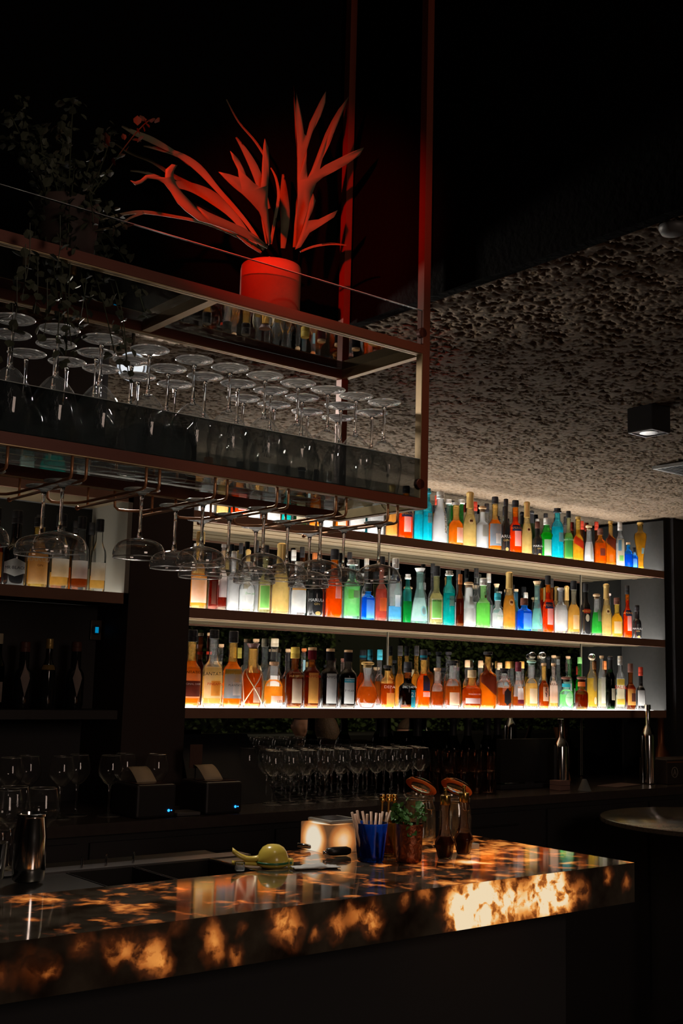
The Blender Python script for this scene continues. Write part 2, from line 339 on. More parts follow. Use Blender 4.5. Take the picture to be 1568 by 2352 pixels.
# ------------------------------------------------------------------ bottles
C = dict(clear=(0.93, 0.95, 0.94), pale=(0.93, 0.88, 0.68), olive=(0.62, 0.60, 0.34), aqua=(0.62, 0.93, 0.88), teal=(0.10, 0.72, 0.70), cyan=(0.12, 0.82, 0.92),
         green=(0.12, 0.66, 0.16), lgreen=(0.52, 0.88, 0.42), blue=(0.03, 0.40, 0.92), lblue=(0.25, 0.62, 0.92), brown=(0.36, 0.13, 0.04), black=(0.03, 0.025, 0.025), smoke=(0.16, 0.13, 0.11),
         dgreen=(0.08, 0.20, 0.08), champ=(0.92, 0.72, 0.38), rose=(0.75, 0.36, 0.30), frost=(0.95, 0.96, 0.97), pink=(0.93, 0.78, 0.70),
         amber=(0.90, 0.41, 0.06), damber=(0.50, 0.145, 0.02), lamber=(0.98, 0.66, 0.24), orange=(1.0, 0.30, 0.02), dred=(0.30, 0.05, 0.03), gold=(0.93, 0.68, 0.22), yellow=(0.95, 0.72, 0.20))
PC = dict(w=(0.90, 0.90, 0.88), tan=(0.80, 0.62, 0.36), bl=(0.03, 0.03, 0.035), blu=(0.25, 0.50, 0.72), lbl=(0.25, 0.66, 0.92), grn=(0.30, 0.72, 0.22), dgrn=(0.10, 0.38, 0.10), red=(0.62, 0.06, 0.03),
          brn=(0.18, 0.07, 0.05), grey=(0.42, 0.40, 0.35), orn=(0.95, 0.50, 0.12), org=(0.90, 0.28, 0.08), navy=(0.03, 0.07, 0.20), cream=(0.86, 0.76, 0.55), gld=(0.72, 0.50, 0.18), teal=(0.05, 0.45, 0.60), slv=(0.70, 0.70, 0.68), ylw=(0.88, 0.66, 0.12), aqu=(0.45, 0.75, 0.82), mint=(0.45, 0.75, 0.62), wine=(0.20, 0.03, 0.05), pnk=(0.85, 0.70, 0.64))
def capmat(c):
    if c == 'cork': return M_cork
    if c == 'glass': return M_glass
    if c in ('gld', 'slv'): return pm('cap_'+c, PC[c], 0.35, 0.6)
    return pm('cap_'+c, [x*.7 for x in PC[c]], 0.45, spec=0.25)
def profile(st, R, T):
    """glass profile (r, z, p) of total height T, its neck radius rn and neck start"""
    rn = min(0.0155, R*0.45); t = T
    if st == 'square': return [(R*.9, 0, 7), (R, .012*1, 7), (R, .60*t, 7), (R*.93, .645*t, 5), (R*.6, .675*t, 3), (rn, .71*t), (rn, t)], rn, .71
    if st == 'sq_short': return [(R*.92, 0, 7), (R, .01, 7), (R, .66*t, 7), (R*.9, .72*t, 5), (rn*1.1, .77*t), (rn, .80*t), (rn, t)], rn, .78
    if st == 'wine': return [(R*.9, 0), (R, .01), (R, .56*t), (R*.93, .63*t), (R*.6, .71*t), (rn, .78*t), (rn*.95, t)], rn, .78
    if st == 'champ': return [(R*.9, 0), (R, .01), (R*.98, .36*t), (R*.9, .48*t), (R*.62, .62*t), (rn*1.1, .74*t), (rn, t)], rn, .74
    if st == 'cone': return [(R*.95, 0), (R, .012), (R*.93, .2*t), (R*.76, .42*t), (R*.50, .62*t), (rn*1.05, .74*t), (rn*1.05, t)], rn, .76
    if st == 'bell': return [(R*.95, 0), (R, .012), (R*.97, .22*t), (R*.90, .42*t), (R*.76, .57*t), (R*.58, .64*t), (rn*1.3, .70*t), (rn*1.05, t)], rn, .72
    if st == 'squat': return [(R*.9, 0), (R, .012), (R, .48*t), (R*.975, .53*t), (R*.89, .58*t), (R*.72, .625*t), (R*.52, .655*t), (rn*1.25, .69*t), (rn*1.15, t)], rn*1.1, .70
    if st == 'orb': return [(R*.5, 0), (R*.72, .03*t), (R*.93, .15*t), (R, .28*t), (R*.93, .42*t), (R*.7, .54*t), (rn*1.3, .62*t), (rn, .70*t), (rn*1.5, t)], rn*1.2, .60
    if st == 'shaker': return [(R*.74, 0), (R*.78, .01), (R*.78, .52*t), (R*1.0, .60*t), (R*1.0, .655*t), (R*.75, .70*t), (R*.72, .76*t), (rn*1.1, .84*t), (rn, t)], rn, .85
    if st == 'vase': return [(R*.5, 0), (R*.58, .02*t), (R*.42, .10*t), (R*.5, .3*t), (R*.72, .5*t), (R, .72*t), (R*.92, .80*t), (R*.5, .84*t), (rn*.9, .86*t), (rn, t)], rn, .87
    if st == 'slim': return [(R*.92, 0), (R, .01), (R, .66*t), (R*.9, .72*t), (rn*1.1, .79*t), (rn, t)], rn, .79
    if st == 'frosted': return [(R*.95, 0), (R, .01), (R*.97, .4*t), (R*.85, .62*t), (R*.6, .72*t), (rn*1.05, .80*t), (rn, t)], rn, .80
    if st == 'rum': return [(R*.9, 0), (R, .012), (R, .58*t), (R*.96, .62*t), (R*.80, .66*t), (R*.5, .70*t), (rn, .74*t), (rn, t)], rn, .76
    return [(R*.9, 0), (R, .010), (R, .49*t), (R*.97, .53*t), (R*.86, .57*t), (R*.64, .605*t), (max(rn, R*.47), .64*t), (max(rn, R*.44), .74*t), (rn*1.05, .88*t), (rn, t)], rn, .80
def prof_r(prof, z):
    for a, b in zip(prof[:-1], prof[1:]):
        if a[1] <= z <= b[1] and b[1] > a[1]:
            t = (z-a[1])/(b[1]-a[1]); return a[0]+(b[0]-a[0])*t, ((a[2] if len(a) > 2 else 2)*(1-t)+(b[2] if len(b) > 2 else 2)*t)
    return prof[-1][0], 2
def surf(prof, ang, z, off):
    r, p = prof_r(prof, z); ca, sa = math.cos(ang), math.sin(ang)
    e = (abs(ca)**p+abs(sa)**p)**(-1.0/p) if p > 2.01 else 1.0
    if p > 2.01: e *= 0.93
    rr = r*e+off; return (rr*ca, rr*sa, z)
def label_patch(prof, z0, z1, half, cen, off=0.0012, shape=None):
    na, nz = 12, (12 if shape in ('oval', 'diamond') else 4); vs = []; fs = []
    for j in range(nz+1):
        for i in range(na+1):
            u = i/na; v = j/nz; z = z0+(z1-z0)*v; sc_ = 1.0
            if shape == 'oval': sc_ = math.sqrt(max(0.02, 1-(2*v-1)**2))
            if shape == 'diamond': sc_ = max(0.05, 1-abs(2*v-1))
            if shape == 'slant': z = z0+(z1-z0)*v-(z1-z0)*0.9*(u-0.5)
            if shape == 'ticket': z = (z0+z1)/2+(z1-z0)*(v-0.5)*(0.62+0.38*max(0, 1-abs(u-0.5)*2.6))
            vs.append(surf(prof, cen+math.radians(half)*(2*u-1)*sc_, z, off))
    for j in range(nz):
        for i in range(na): a = j*(na+1)+i; fs.append((a, a+1, a+na+2, a+na+1))
    return vs, fs
def build_bottle(root, st, R, T, glass, liq, fill, capc, capst, labels, texts, small=False, haze=None):
    hc = {'foil': 0.0, 'cork': 0.022, 'flare': 0.030, 'ball': 0.036, 'cyl': 0.032, 'screw': 0.05, 'crown': 0.02, 'disc': 0.024, 'mush': 0.024}.get(capst, 0.03)
    prof, rn, nk = profile(st, R, T-hc*0.55)
    seg = 16 if small else 24; ribs = None
    if haze is None: haze = 0.5 if glass == 'frost' else (0.10 if glass in ('clear', 'pale', 'aqua', 'pink') else 0.22)
    if isinstance(root, tuple): root = None
    Tg = T-hc*0.55
    if 'ribs' in labels: ribs = (0, .03, Tg*0.42, 0.035); labels = [l for l in labels if l != 'ribs']
    g = G().lathe(prof, seg, ribs=ribs)
    # thicken rings so ribs and shoulders read
    o = autosmooth(g.build('glass_body', pm('black_glass', (0.012, 0.012, 0.013), 0.08) if glass == 'black' else glassy(C[glass], haze), root), 0.9)
    if liq and glass != 'black':
        zt = fill*Tg; z0 = 0.016 if st not in ('orb',) else 0.022
        zs = [z0+(zt-z0)*i/7 for i in range(8)]
        lp = []
        for z in zs:
            r, p = prof_r(prof, z); lp.append((max(0.002, r-0.0028), z, p if p > 2.01 else 2))
        autosmooth(G().lathe(lp, seg if small else 20).build('liquid', liquid(C[liq]), root), 0.9)
    cm = capmat(capc); z1 = T; g = G()
    if capst == 'foil':
        zf = Tg*(nk-0.02); pr = []
        for i in range(5):
            z = zf+(Tg-zf)*i/4; r, _ = prof_r(prof, z); pr.append((r+0.0012, z))
        pr += [(rn+0.0035, Tg-0.012), (rn+0.0035, Tg-0.002), (rn*0.8, Tg+0.003)]
        pr.sort(key=lambda q: q[1]); g.lathe(pr, 16)
    elif capst == 'cork': g.lathe([(rn*0.8, Tg-0.004), (rn*0.8, Tg), (rn*1.12, Tg+0.0005), (rn*1.12, z1-0.001), (rn*1.0, z1)], 16)
    elif capst == 'flare': g.lathe([(rn*0.85, Tg-0.004), (rn*1.0, Tg), (rn*1.25, (Tg+z1)/2), (rn*1.5, z1-0.001), (rn*1.4, z1)], 16)
    elif capst == 'ball': g.lathe([(rn*0.7, Tg-0.004)]+[(0.002+0.017*math.sin(math.pi*i/8), Tg+0.034*(1-math.cos(math.pi*i/8))/2) for i in range(1, 8)]+[(0.002, Tg+0.034)], 16)
    elif capst == 'crown':
        g.lathe([(rn*1.3, Tg-0.012), (rn*1.55, Tg-0.010), (rn*1.55, Tg-0.002), (rn*1.2, Tg), (rn*1.3, z1), (rn*1.0, z1)], 16)
    elif capst == 'disc': g.lathe([(rn*0.9, Tg-0.01), (rn*0.9, Tg), (rn*1.35, Tg+0.001), (rn*1.35, z1-0.001), (rn*1.25, z1)], 16)
    elif capst == 'mush': g.lathe([(rn*0.9, Tg-0.012), (rn*1.0, Tg), (rn*1.45, Tg+0.002), (rn*1.45, z1-0.004), (rn*1.0, z1)], 16)
    else:
        ln = 0.045 if capst == 'screw' else 0.034
        g.lathe([(rn*1.10, z1-ln), (rn*1.16, z1-ln+0.001), (rn*1.16, z1-ln*0.6), (rn*1.10, z1-ln*0.58), (rn*1.16, z1-ln*0.54), (rn*1.13, z1-0.002), (rn*1.0, z1)], 16)
    autosmooth(g.build('stopper' if capst in ('cork', 'flare', 'ball', 'mush') else 'cap', cm, root), 0.6)
    cen0 = -math.pi/2
    labobjs = []
    for lb in labels:
        z0, zz1, half, colr = lb[:4]; cen = math.radians(lb[4]) if len(lb) > 4 else 0; shp = lb[5] if len(lb) > 5 else None
        vs, fs = label_patch(prof, z0*T, zz1*T, half, cen0+cen, 0.0010+0.0008*len(labobjs), shp)
        labobjs.append(mesh('label', vs, fs, paper(PC[colr]), root, True))
    for tx in texts:
        s, zc, hgt, colr = tx[:4]; cen = math.radians(tx[4]) if len(tx) > 4 else 0; vert = len(tx) > 5 and tx[5]
        tv, tf = text_shape(s); rr, _ = prof_r(prof, zc*T); vs = []
        for (a, b) in tv:
            u, v = (a, b) if not vert else (-b, a)
            u *= hgt*T; v *= hgt*T; vs.append(surf(prof, cen0+cen+u/rr, zc*T+v, 0.0034))
        mesh('lettering', vs, tf, paper(PC[colr]), labobjs[-1] if labobjs else root)
SHELF = {'top': S1, 'mid': S2, 'bot': S3}
SHN = {'top': 'top shelf', 'mid': 'middle shelf', 'bot': 'bottom glowing shelf'}
FRONT, BACK = 0, 1
# (shelf, row, left px, right px, top px, style, glass, liquid, fill, cap colour, cap style, labels, texts, description)
W1 = [(.08, .34, 50, 'w')]
AP_L = [(.14, .46, 30, 'w', 12), (.42, .53, 44, 'navy', 6)]; AP_T = [('APEROL', .475, .040, 'orn', 0)]
MAR_T = [('MARULA', .30, .055, 'w'), ('GIN', .23, .04, 'gld')]; MAR_L = [(.03, .10, 20, 'gld', 10, 'oval')]
CHA_L = [(.10, .44, 46, 'w'), (.12, .42, 40, 'grn')]; CHA_T = [('CHARTREUSE', .405, .030, 'bl'), ]
ITA_L = [(.36, .54, 26, 'grey', 20)]; ITA_T = [('ITALICUS', .48, .032, 'bl', 20)]
CHP_L = ['ribs', (.42, .54, 24, 'cream', 6, 'oval'), (.46, .50, 14, 'brn', 6)]
DON_L = [(.10, .52, 34, 'w', 14, 'oval')]; DON_T = [('Don Julio', .36, .05, 'dgrn', 14)]
BL = [
 ('top', 0, 452, 490, 1050, 'squat', 'clear', 'frost', .5, 'org', 'cyl', [(.08, .5, 50, 'w'), (.16, .40, 16, 'grey', 8, 'oval')], [], 'white labelled bottle with dark round emblem nearest the column'),
 ('top', 0, 494, 522, 1056, 'champ', 'champ', 'pale', .5, 'gld', 'foil', ['ribs'], [], 'ribbed gold bottle near the column seen through the glass shelf'),
 ('top', 0, 527, 565, 1060, 'std', 'orange', 'orange', .7, 'bl', 'screw', AP_L, AP_T, 'orange aperitif bottle nearest the column'),
 ('top', 0, 568, 596, 1062, 'std', 'clear', 'frost', .5, 'bl', 'screw', [(.1, .45, 40, 'grey')], [], 'clear bottle with grey label right of the leftmost orange one'),
 ('top', 0, 600, 640, 1066, 'square', 'frost', 'frost', .6, 'slv', 'cyl', [(.05, .6, 60, 'w')], [], 'frosted square bottle with plain white label near the teal cone'),
 ('top', 0, 644, 668, 1070, 'cone', 'teal', 'teal', .5, 'bl', 'cyl', [], [], 'teal conical bottle seen through the glass shelf'),
 ('top', 0, 672, 704, 1074, 'wine', 'dgreen', 'dgreen', .6, 'bl', 'foil', [(.1, .4, 36, 'cream')], [], 'dark green bottle with cream label seen through the glass shelf'),
 ('top', 0, 709, 735, 1078, 'std', 'lamber', 'amber', .6, 'bl', 'screw', [(.1, .4, 30, 'tan')], [], 'amber bottle with tan label seen through the glass shelf'),
 ('top', 0, 740, 764, 1082, 'slim', 'clear', 'frost', .6, 'slv', 'screw', [], [], 'slim clear bottle seen through the glass shelf'),
 ('top', 0, 769, 797, 1086, 'std', 'lamber', 'amber', .6, 'cork', 'cork', [(.1, .4, 40, 'w')], [], 'amber bottle with white label left of the white square one'),
 ('lefttop', 0, 36, 72, 985, 'squat', 'aqua', 'frost', .5, 'bl', 'cyl', [(.08, .5, 50, 'w')], [('RV', .44, .07, 'orn')], 'aqua bottle with white label on top of the left cabinet'),
 ('lefttop', 0, 78, 150, 990, 'orb', 'teal', 'aqua', .6, 'teal', 'mush', [], [], 'fat blue green decanter on top of the left cabinet'),
 ('lefttop', 0, 168, 200, 1000, 'std', 'clear', 'frost', .5, 'bl', 'screw', [], [], 'plain clear bottle on top of the left cabinet'),
 # ---- top shelf
 ('top', 0, 800, 836, 1120, 'square', 'clear', 'frost', .6, 'bl', 'cyl', [(.05, .6, 60, 'w')], [], 'white labelled square bottle seen under the hanging frame'),
 ('top', 0, 842, 880, 1118, 'std', 'frost', 'frost', .6, 'slv', 'cyl', [(.1, .55, 50, 'w')], [], 'frosted white round bottle left of the peach ribbed bottle'),
 ('top', 0, 884, 912, 1115, 'champ', 'pink', 'lamber', .55, 'gld', 'foil', ['ribs'], [], 'peach ribbed champagne shaped bottle left of the orange aperitif'),
 ('top', 0, 914, 947, 1116, 'std', 'orange', 'orange', .7, 'bl', 'cyl', AP_L, AP_T, 'orange aperitif bottle just under the frame corner'),
 ('top', 0, 950, 970, 1135, 'slim', 'cyan', 'cyan', .6, 'slv', 'crown', [], [], 'narrow cyan bottle right of the first orange aperitif'),
 ('top', 0, 969, 992, 1122, 'slim', 'cyan', 'cyan', .6, 'teal', 'crown', ITA_L, ITA_T, 'turquoise square shouldered bottle with grey label beside the frosted tall one'),
 ('top', 0, 992, 1027, 1129, 'frosted', 'frost', 'frost', .75, 'slv', 'cyl', [(.22, .78, 9, 'cream', 32)], [('ADRIATICO', .42, .058, 'bl', 32, True)], 'tall frosted white bottle with vertical lettering'),
 ('top', 0, 1029, 1063, 1154, 'std', 'lamber', 'amber', .62, 'slv', 'cork', [(.08, .42, 30, 'w', 25)], [], 'round amber bottle with small white label right of the frosted one'),
 ('top', 0, 1062, 1094, 1125, 'champ', 'champ', 'pale', .6, 'gld', 'foil', CHP_L, [], 'tall ribbed gold champagne bottle with round medallion'),
 ('top', 0, 1093, 1121, 1163, 'square', 'frost', 'frost', .6, 'cork', 'mush', [(.3, .56, 28, 'grey', 20)], [], 'short frosted bottle with grey label and cork stopper'),
 ('top', 0, 1121, 1151, 1138, 'std', 'lamber', 'amber', .62, 'bl', 'cyl', [(.10, .50, 60, 'blu'), (.14, .32, 24, 'w', 20)], [], 'amber rum bottle with light blue wraparound label'),
 ('top', 0, 1151, 1171, 1146, 'std', 'black', None, 0, 'bl', 'cyl', MAR_L, MAR_T, 'black gin bottle between blue labelled rum and orange aperitif'),
 ('top', 0, 1168, 1198, 1140, 'std', 'orange', 'orange', .74, 'bl', 'cyl', AP_L, AP_T, 'bright orange aperitif bottle in the shelf middle'),
 ('top', 0, 1197, 1222, 1150, 'champ', 'champ', 'pale', .6, 'gld', 'foil', CHP_L, [], 'ribbed gold champagne bottle between orange aperitif and black gin'),
 ('top', 0, 1223, 1245, 1198, 'std', 'black', None, 0, 'brn', 'cyl', MAR_L, MAR_T, 'short black gin bottle left of the green shaker shaped one'),
 ('top', 0, 1241, 1269, 1190, 'shaker', 'green', 'green', .7, 'slv', 'cyl', [(.06, .46, 50, 'w', 8)], [], 'green shaker shaped gin bottle with white label'),
 ('top', 0, 1266, 1294, 1168, 'slim', 'cyan', 'cyan', .66, 'bl', 'crown', [(.34, .52, 26, 'grey', 20)], [], 'cyan fluted bottle with grey label and dark cap'),
 ('top', 0, 1295, 1316, 1174, 'std', 'olive', 'lgreen', .6, 'bl', 'cyl', [(.08, .46, 48, 'dgrn')], [('CHARTREUSE', .42, .032, 'w')], 'green liqueur bottle with dark green label'),
 ('top', 0, 1315, 1340, 1187, 'std', 'gold', 'yellow', .75, 'gld', 'cork', [(.34, .52, 60, 'red', 0, 'slant')], [], 'golden whisky bottle with slanted dark red label'),
 ('top', 0, 1341, 1364, 1206, 'bell', 'clear', 'frost', .6, 'cork', 'mush', [(.1, .5, 16, 'grey', 20)], [], 'silvery clear bottle with cork between two amber bottles'),
 ('top', 0, 1366, 1391, 1214, 'sq_short', 'amber', 'amber', .66, 'brn', 'cyl', [(.25, .45, 24, 'brn', 10)], [], 'square amber bottle with small dark label'),
 ('top', 0, 1391, 1414, 1197, 'square', 'lamber', 'amber', .7, 'gld', 'cork', [(.42, .66, 60, 'brn', 0, 'slant')], [], 'tall amber bottle with slanted dark upper label'),
 ('top', 0, 1414, 1434, 1199, 'slim', 'clear', 'frost', .6, 'w', 'screw', [(.04, .62, 50, 'cream'), (.36, .60, 22, 'blu', -20), (.14, .26, 26, 'grn')], [], 'slim clear bottle with painted green and blue label'),
 ('top', 0, 1437, 1449, 1246, 'sq_short', 'blue', 'blue', .6, 'cork', 'cork', [], [], 'tiny cobalt blue bottle with round cork'),
 ('top', 0, 1450, 1464, 1258, 'sq_short', 'blue', 'blue', .6, 'bl', 'cyl', [(.1, .8, 30, 'lbl')], [], 'tiny cobalt blue bottle with sky blue label'),
 ('top', 0, 1455, 1486, 1200, 'vase', 'gold', 'gold', .8, 'gld', 'cork', [(.34, .46, 20, 'blu', 20)], [], 'tall gold vase shaped liqueur bottle at the shelf end'),
 ('top', 1, 994, 1010, 1136, 'std', 'clear', 'frost', .5, 'red', 'screw', [], [], 'clear bottle with red striped cap behind the tall frosted one'),
 ('top', 1, 1018, 1040, 1147, 'std', 'aqua', 'aqua', .5, 'slv', 'crown', [], [], 'aqua bottle with grey crown cap, back row left of the gold champagne bottle'),
 ('top', 1, 1046, 1070, 1143, 'std', 'green', 'teal', .5, 'slv', 'crown', [], [], 'green bottle with silver crown cap behind the round amber one'),
 ('top', 1, 1079, 1100, 1151, 'std', 'clear', 'lamber', .5, 'red', 'screw', [], [], 'bottle with red and white cap behind the gold champagne bottle'),
 ('top', 1, 1106, 1128, 1144, 'std', 'clear', 'frost', .5, 'bl', 'screw', [], [], 'clear bottle with black cap behind the short frosted one'),
 ('top', 1, 1148, 1170, 1135, 'std', 'clear', 'frost', .5, 'bl', 'screw', [], [], 'clear round shouldered bottle with black cap behind the black gin'),
 ('top', 1, 1214, 1229, 1165, 'wine', 'dgreen', None, 0, 'bl', 'foil', [], [], 'tall black wine shaped bottle behind the second champagne bottle'),
 ('top', 1, 1226, 1240, 1192, 'std', 'clear', 'frost', .5, 'slv', 'cyl', [], [], 'clear bottle with silver cap, back row before the green shaker bottle'),
 ('top', 1, 1244, 1262, 1168, 'std', 'dgreen', 'olive', .5, 'bl', 'screw', [], [], 'dark bottle with tall black cap behind the green shaker bottle'),
 ('top', 1, 1290, 1308, 1183, 'std', 'clear', 'frost', .5, 'bl', 'screw', [], [], 'clear bottle behind the cyan fluted one'),
 ('top', 1, 1328, 1344, 1197, 'std', 'brown', 'damber', .5, 'red', 'screw', [], [], 'brown bottle with dark red cap behind the golden whisky'),
 ('top', 1, 1362, 1378, 1193, 'std', 'brown', 'damber', .5, 'red', 'screw', [], [], 'brown bottle with bright red cap behind the square amber one'),
 # ---- middle shelf
 ('mid', 0, 438, 477, 1221, 'std', 'lamber', 'lamber', .5, 'gld', 'screw', [(.08, .40, 60, 'w')], [], 'amber bottle with brown gold capsule and white label beside the column'),
 ('mid', 0, 481, 501, 1268, 'square', 'rose', 'dred', .7, 'brn', 'cyl', [(.1, .5, 26, 'brn')], [], 'small dark red square bottle behind the leftmost coupes'),
 ('mid', 0, 500, 521, 1250, 'std', 'pink', 'dred', .4, 'w', 'cork', [(.2, .62, 50, 'w')], [], 'dark red bottle with white cap and white upper label'),
 ('mid', 0, 523, 548, 1266, 'square', 'frost', 'frost', .7, 'slv', 'cyl', [(.05, .6, 60, 'w')], [], 'frosted white square bottle left of the oval labelled tequila'),
 ('mid', 0, 549, 586, 1290, 'squat', 'clear', 'frost', .5, 'slv', 'cyl', DON_L, DON_T, 'squat clear tequila bottle with oval label among the coupes'),
 ('mid', 0, 594, 623, 1252, 'std', 'olive', 'pale', .6, 'bl', 'screw', [(.06, .42, 50, 'cream'), (.08, .40, 42, 'grn')], [], 'olive bottle with bright green label behind the coupes'),
 ('mid', 0, 624, 666, 1249, 'champ', 'champ', 'pale', .55, 'gld', 'foil', ['ribs'], [], 'wide ribbed champagne bottle with gold foil neck, leftmost champagne bottle'),
 ('mid', 0, 668, 704, 1290, 'squat', 'clear', 'frost', .5, 'w', 'cyl', [(.06, .52, 60, 'w'), (.47, .52, 60, 'orn')], [], 'squat bottle with big plain white label'),
 ('mid', 0, 706, 744, 1290, 'std', 'black', None, 0, 'bl', 'cyl', MAR_L, MAR_T, 'big black gin bottle between white labelled and orange bottles'),
 ('mid', 0, 748, 787, 1261, 'std', 'orange', 'amber', .8, 'bl', 'screw', [(.28, .56, 22, 'w', 28)], [('AS', .45, .05, 'red', -10)], 'large orange aperitif bottle among the coupes'),
 ('mid', 0, 789, 827, 1286, 'square', 'aqua', 'lgreen', .6, 'slv', 'crown', [(.34, .50, 20, 'grn', -12), (.36, .48, 18, 'grey', 22)], [], 'square green gin bottle with crown cap'),
 ('mid', 0, 829, 861, 1340, 'sq_short', 'blue', 'blue', .7, 'bl', 'cyl', [(.06, .62, 30, 'lbl', 12)], [], 'short cobalt blue bottle right of the square green gin'),
 ('mid', 0, 862, 890, 1278, 'std', 'rose', 'rose', .55, 'bl', 'screw', [(.16, .36, 36, 'org', 12)], [], 'pink red bottle with orange label and black cap'),
 ('mid', 0, 892, 923, 1282, 'slim', 'clear', 'lblue', .28, 'slv', 'screw', [(.24, .42, 24, 'w', 18), (.62, .72, 18, 'navy', 25, 'oval')], [], 'tall clear vodka bottle with blue base and silver cap'),
 ('mid', 0, 943, 984, 1305, 'cone', 'aqua', 'frost', .5, 'w', 'flare', [(.14, .32, 24, 'aqu', 22, 'oval'), (.17, .29, 16, 'w', 22, 'oval')], [], 'conical pale aqua bottle with white cork, left of the yellow green liqueur'),
 ('mid', 0, 986, 1018, 1300, 'std', 'olive', 'pale', .6, 'bl', 'screw', CHA_L, CHA_T, 'olive liqueur bottle with framed green label'),
 ('mid', 0, 1017, 1045, 1311, 'slim', 'teal', 'teal', .62, 'slv', 'crown', ITA_L, ITA_T, 'teal fluted bottle with grey label and crown cap'),
 ('mid', 0, 1048, 1066, 1319, 'wine', 'brown', 'brown', .6, 'org', 'screw', [], [], 'brown bottle with long orange cap behind the bell shaped one'),
 ('mid', 0, 1057, 1094, 1337, 'bell', 'frost', 'frost', .6, 'cork', 'mush', [(.06, .42, 56, 'w'), (.50, .68, 26, 'grey', 18)], [], 'white bell shaped gin bottle with blue collar and cork'),
 ('mid', 0, 1093, 1126, 1328, 'std', 'lgreen', 'lgreen', .6, 'slv', 'cyl', ['ribs', (.50, .56, 60, 'slv'), (.60, .66, 12, 'wine', 25, 'oval')], [], 'fluted light green gin bottle with red seal'),
 ('mid', 0, 1129, 1156, 1362, 'squat', 'clear', 'frost', .5, 'teal', 'cyl', DON_L, DON_T, 'squat clear tequila bottle with teal collar'),
 ('mid', 0, 1154, 1184, 1315, 'champ', 'champ', 'lamber', .6, 'gld', 'foil', CHP_L, [], 'gold champagne bottle right of the teal collared tequila'),
 ('mid', 0, 1186, 1221, 1374, 'sq_short', 'blue', 'blue', .7, 'brn', 'cyl', [(.06, .62, 28, 'lbl', 14)], [], 'wide cobalt blue bottle left of the striped aqua one'),
 ('mid', 0, 1219, 1247, 1335, 'cone', 'aqua', 'aqua', .5, 'cork', 'flare', [(.14, .34, 24, 'aqu', 26, 'oval'), (.17, .31, 17, 'w', 26, 'oval')], [], 'conical aqua bottle with tan cork, left of the orange aperitif'),
 ('mid', 0, 1245, 1271, 1322, 'std', 'orange', 'orange', .78, 'bl', 'screw', AP_L, AP_T, 'orange aperitif bottle right of the conical aqua bottle'),
 ('mid', 0, 1272, 1302, 1350, 'square', 'clear', 'frost', .6, 'w', 'cork', [(.1, .62, 60, 'w')], [], 'clear diamond cut bottle with white stopper'),
 ('mid', 0, 1303, 1331, 1334, 'std', 'pale', 'lamber', .62, 'bl', 'screw', [(.1, .36, 30, 'cream', 14)], [], 'pale amber bottle with three dots on its cream label'),
 ('mid', 0, 1333, 1356, 1339, 'wine', 'black', None, 0, 'bl', 'screw', [(.42, .50, 40, 'red', 6), (.26, .40, 22, 'cream', 8, 'oval')], [('BAILEYS', .46, .036, 'orn', 6)], 'black cream liqueur bottle with red banner'),
 ('mid', 0, 1357, 1382, 1364, 'bell', 'clear', 'green', .6, 'cork', 'mush', [(.35, .62, 26, 'grey', 22)], [], 'small bell shaped bottle filled with green liqueur'),
 ('mid', 0, 1380, 1404, 1342, 'champ', 'champ', 'pale', .6, 'gld', 'foil', CHP_L, [], 'rightmost gold champagne bottle on its shelf'),
 ('mid', 0, 1403, 1429, 1373, 'std', 'yellow', 'yellow', .66, 'brn', 'cyl', [(.1, .4, 40, 'cream')], [], 'yellow rum bottle between champagne and orange aperitif'),
 ('mid', 0, 1430, 1450, 1345, 'std', 'orange', 'orange', .8, 'bl', 'screw', AP_L, AP_T, 'last orange aperitif bottle before the black gin'),
 ('mid', 0, 1452, 1472, 1390, 'squat', 'black', None, 0, 'bl', 'cyl', MAR_L, MAR_T, 'black gin bottle at the far end next to the side panel'),
 ('mid', 1, 440, 456, 1248, 'std', 'clear', 'frost', .5, 'w', 'cork', [], [], 'clear bottle with white cap hidden beside the column'),
 ('mid', 1, 545, 560, 1247, 'std', 'clear', 'frost', .5, 'bl', 'screw', [], [], 'clear bottle with ringed black cap, back row left of the tequila'),
 ('mid', 1, 560, 573, 1263, 'champ', 'champ', 'pale', .5, 'gld', 'foil', [], [], 'small gold foiled bottle, back row behind the tequila'),
 ('mid', 1, 574, 598, 1241, 'std', 'clear', 'frost', .5, 'bl', 'screw', [], [], 'clear bottle with tall black cap, back row left of the green label'),
 ('mid', 1, 666, 680, 1263, 'std', 'clear', 'frost', .5, 'w', 'screw', [], [], 'clear bottle with striped white cap behind the plain white label'),
 ('mid', 1, 682, 702, 1256, 'wine', 'brown', 'brown', .6, 'bl', 'screw', [(.55, .75, 24, 'tan', 10)], [], 'dark bottle with tan neck label behind the plain white label'),
 ('mid', 1, 713, 729, 1270, 'wine', 'dgreen', 'dgreen', .6, 'org', 'screw', [], [], 'dark green bottle with bright orange cap'),
 ('mid', 1, 793, 810, 1268, 'std', 'clear', 'frost', .5, 'bl', 'screw', [], [], 'clear bottle with black cap behind the square green gin'),
 ('mid', 1, 831, 850, 1283, 'std', 'clear', 'frost', .5, 'slv', 'screw', [], [], 'clear bottle with silver cap behind the short blue bottle'),
 ('mid', 1, 926, 946, 1319, 'slim', 'teal', 'green', .5, 'slv', 'crown', [], [], 'dark teal bottle with crown cap left of the conical aqua one'),
 ('mid', 1, 987, 1000, 1294, 'std', 'clear', 'frost', .5, 'bl', 'screw', [], [], 'clear bottle with black cap behind the olive liqueur'),
 ('mid', 1, 1044, 1060, 1309, 'std', 'clear', 'frost', .5, 'bl', 'screw', [], [], 'clear bottle with black cap behind the teal fluted one'),
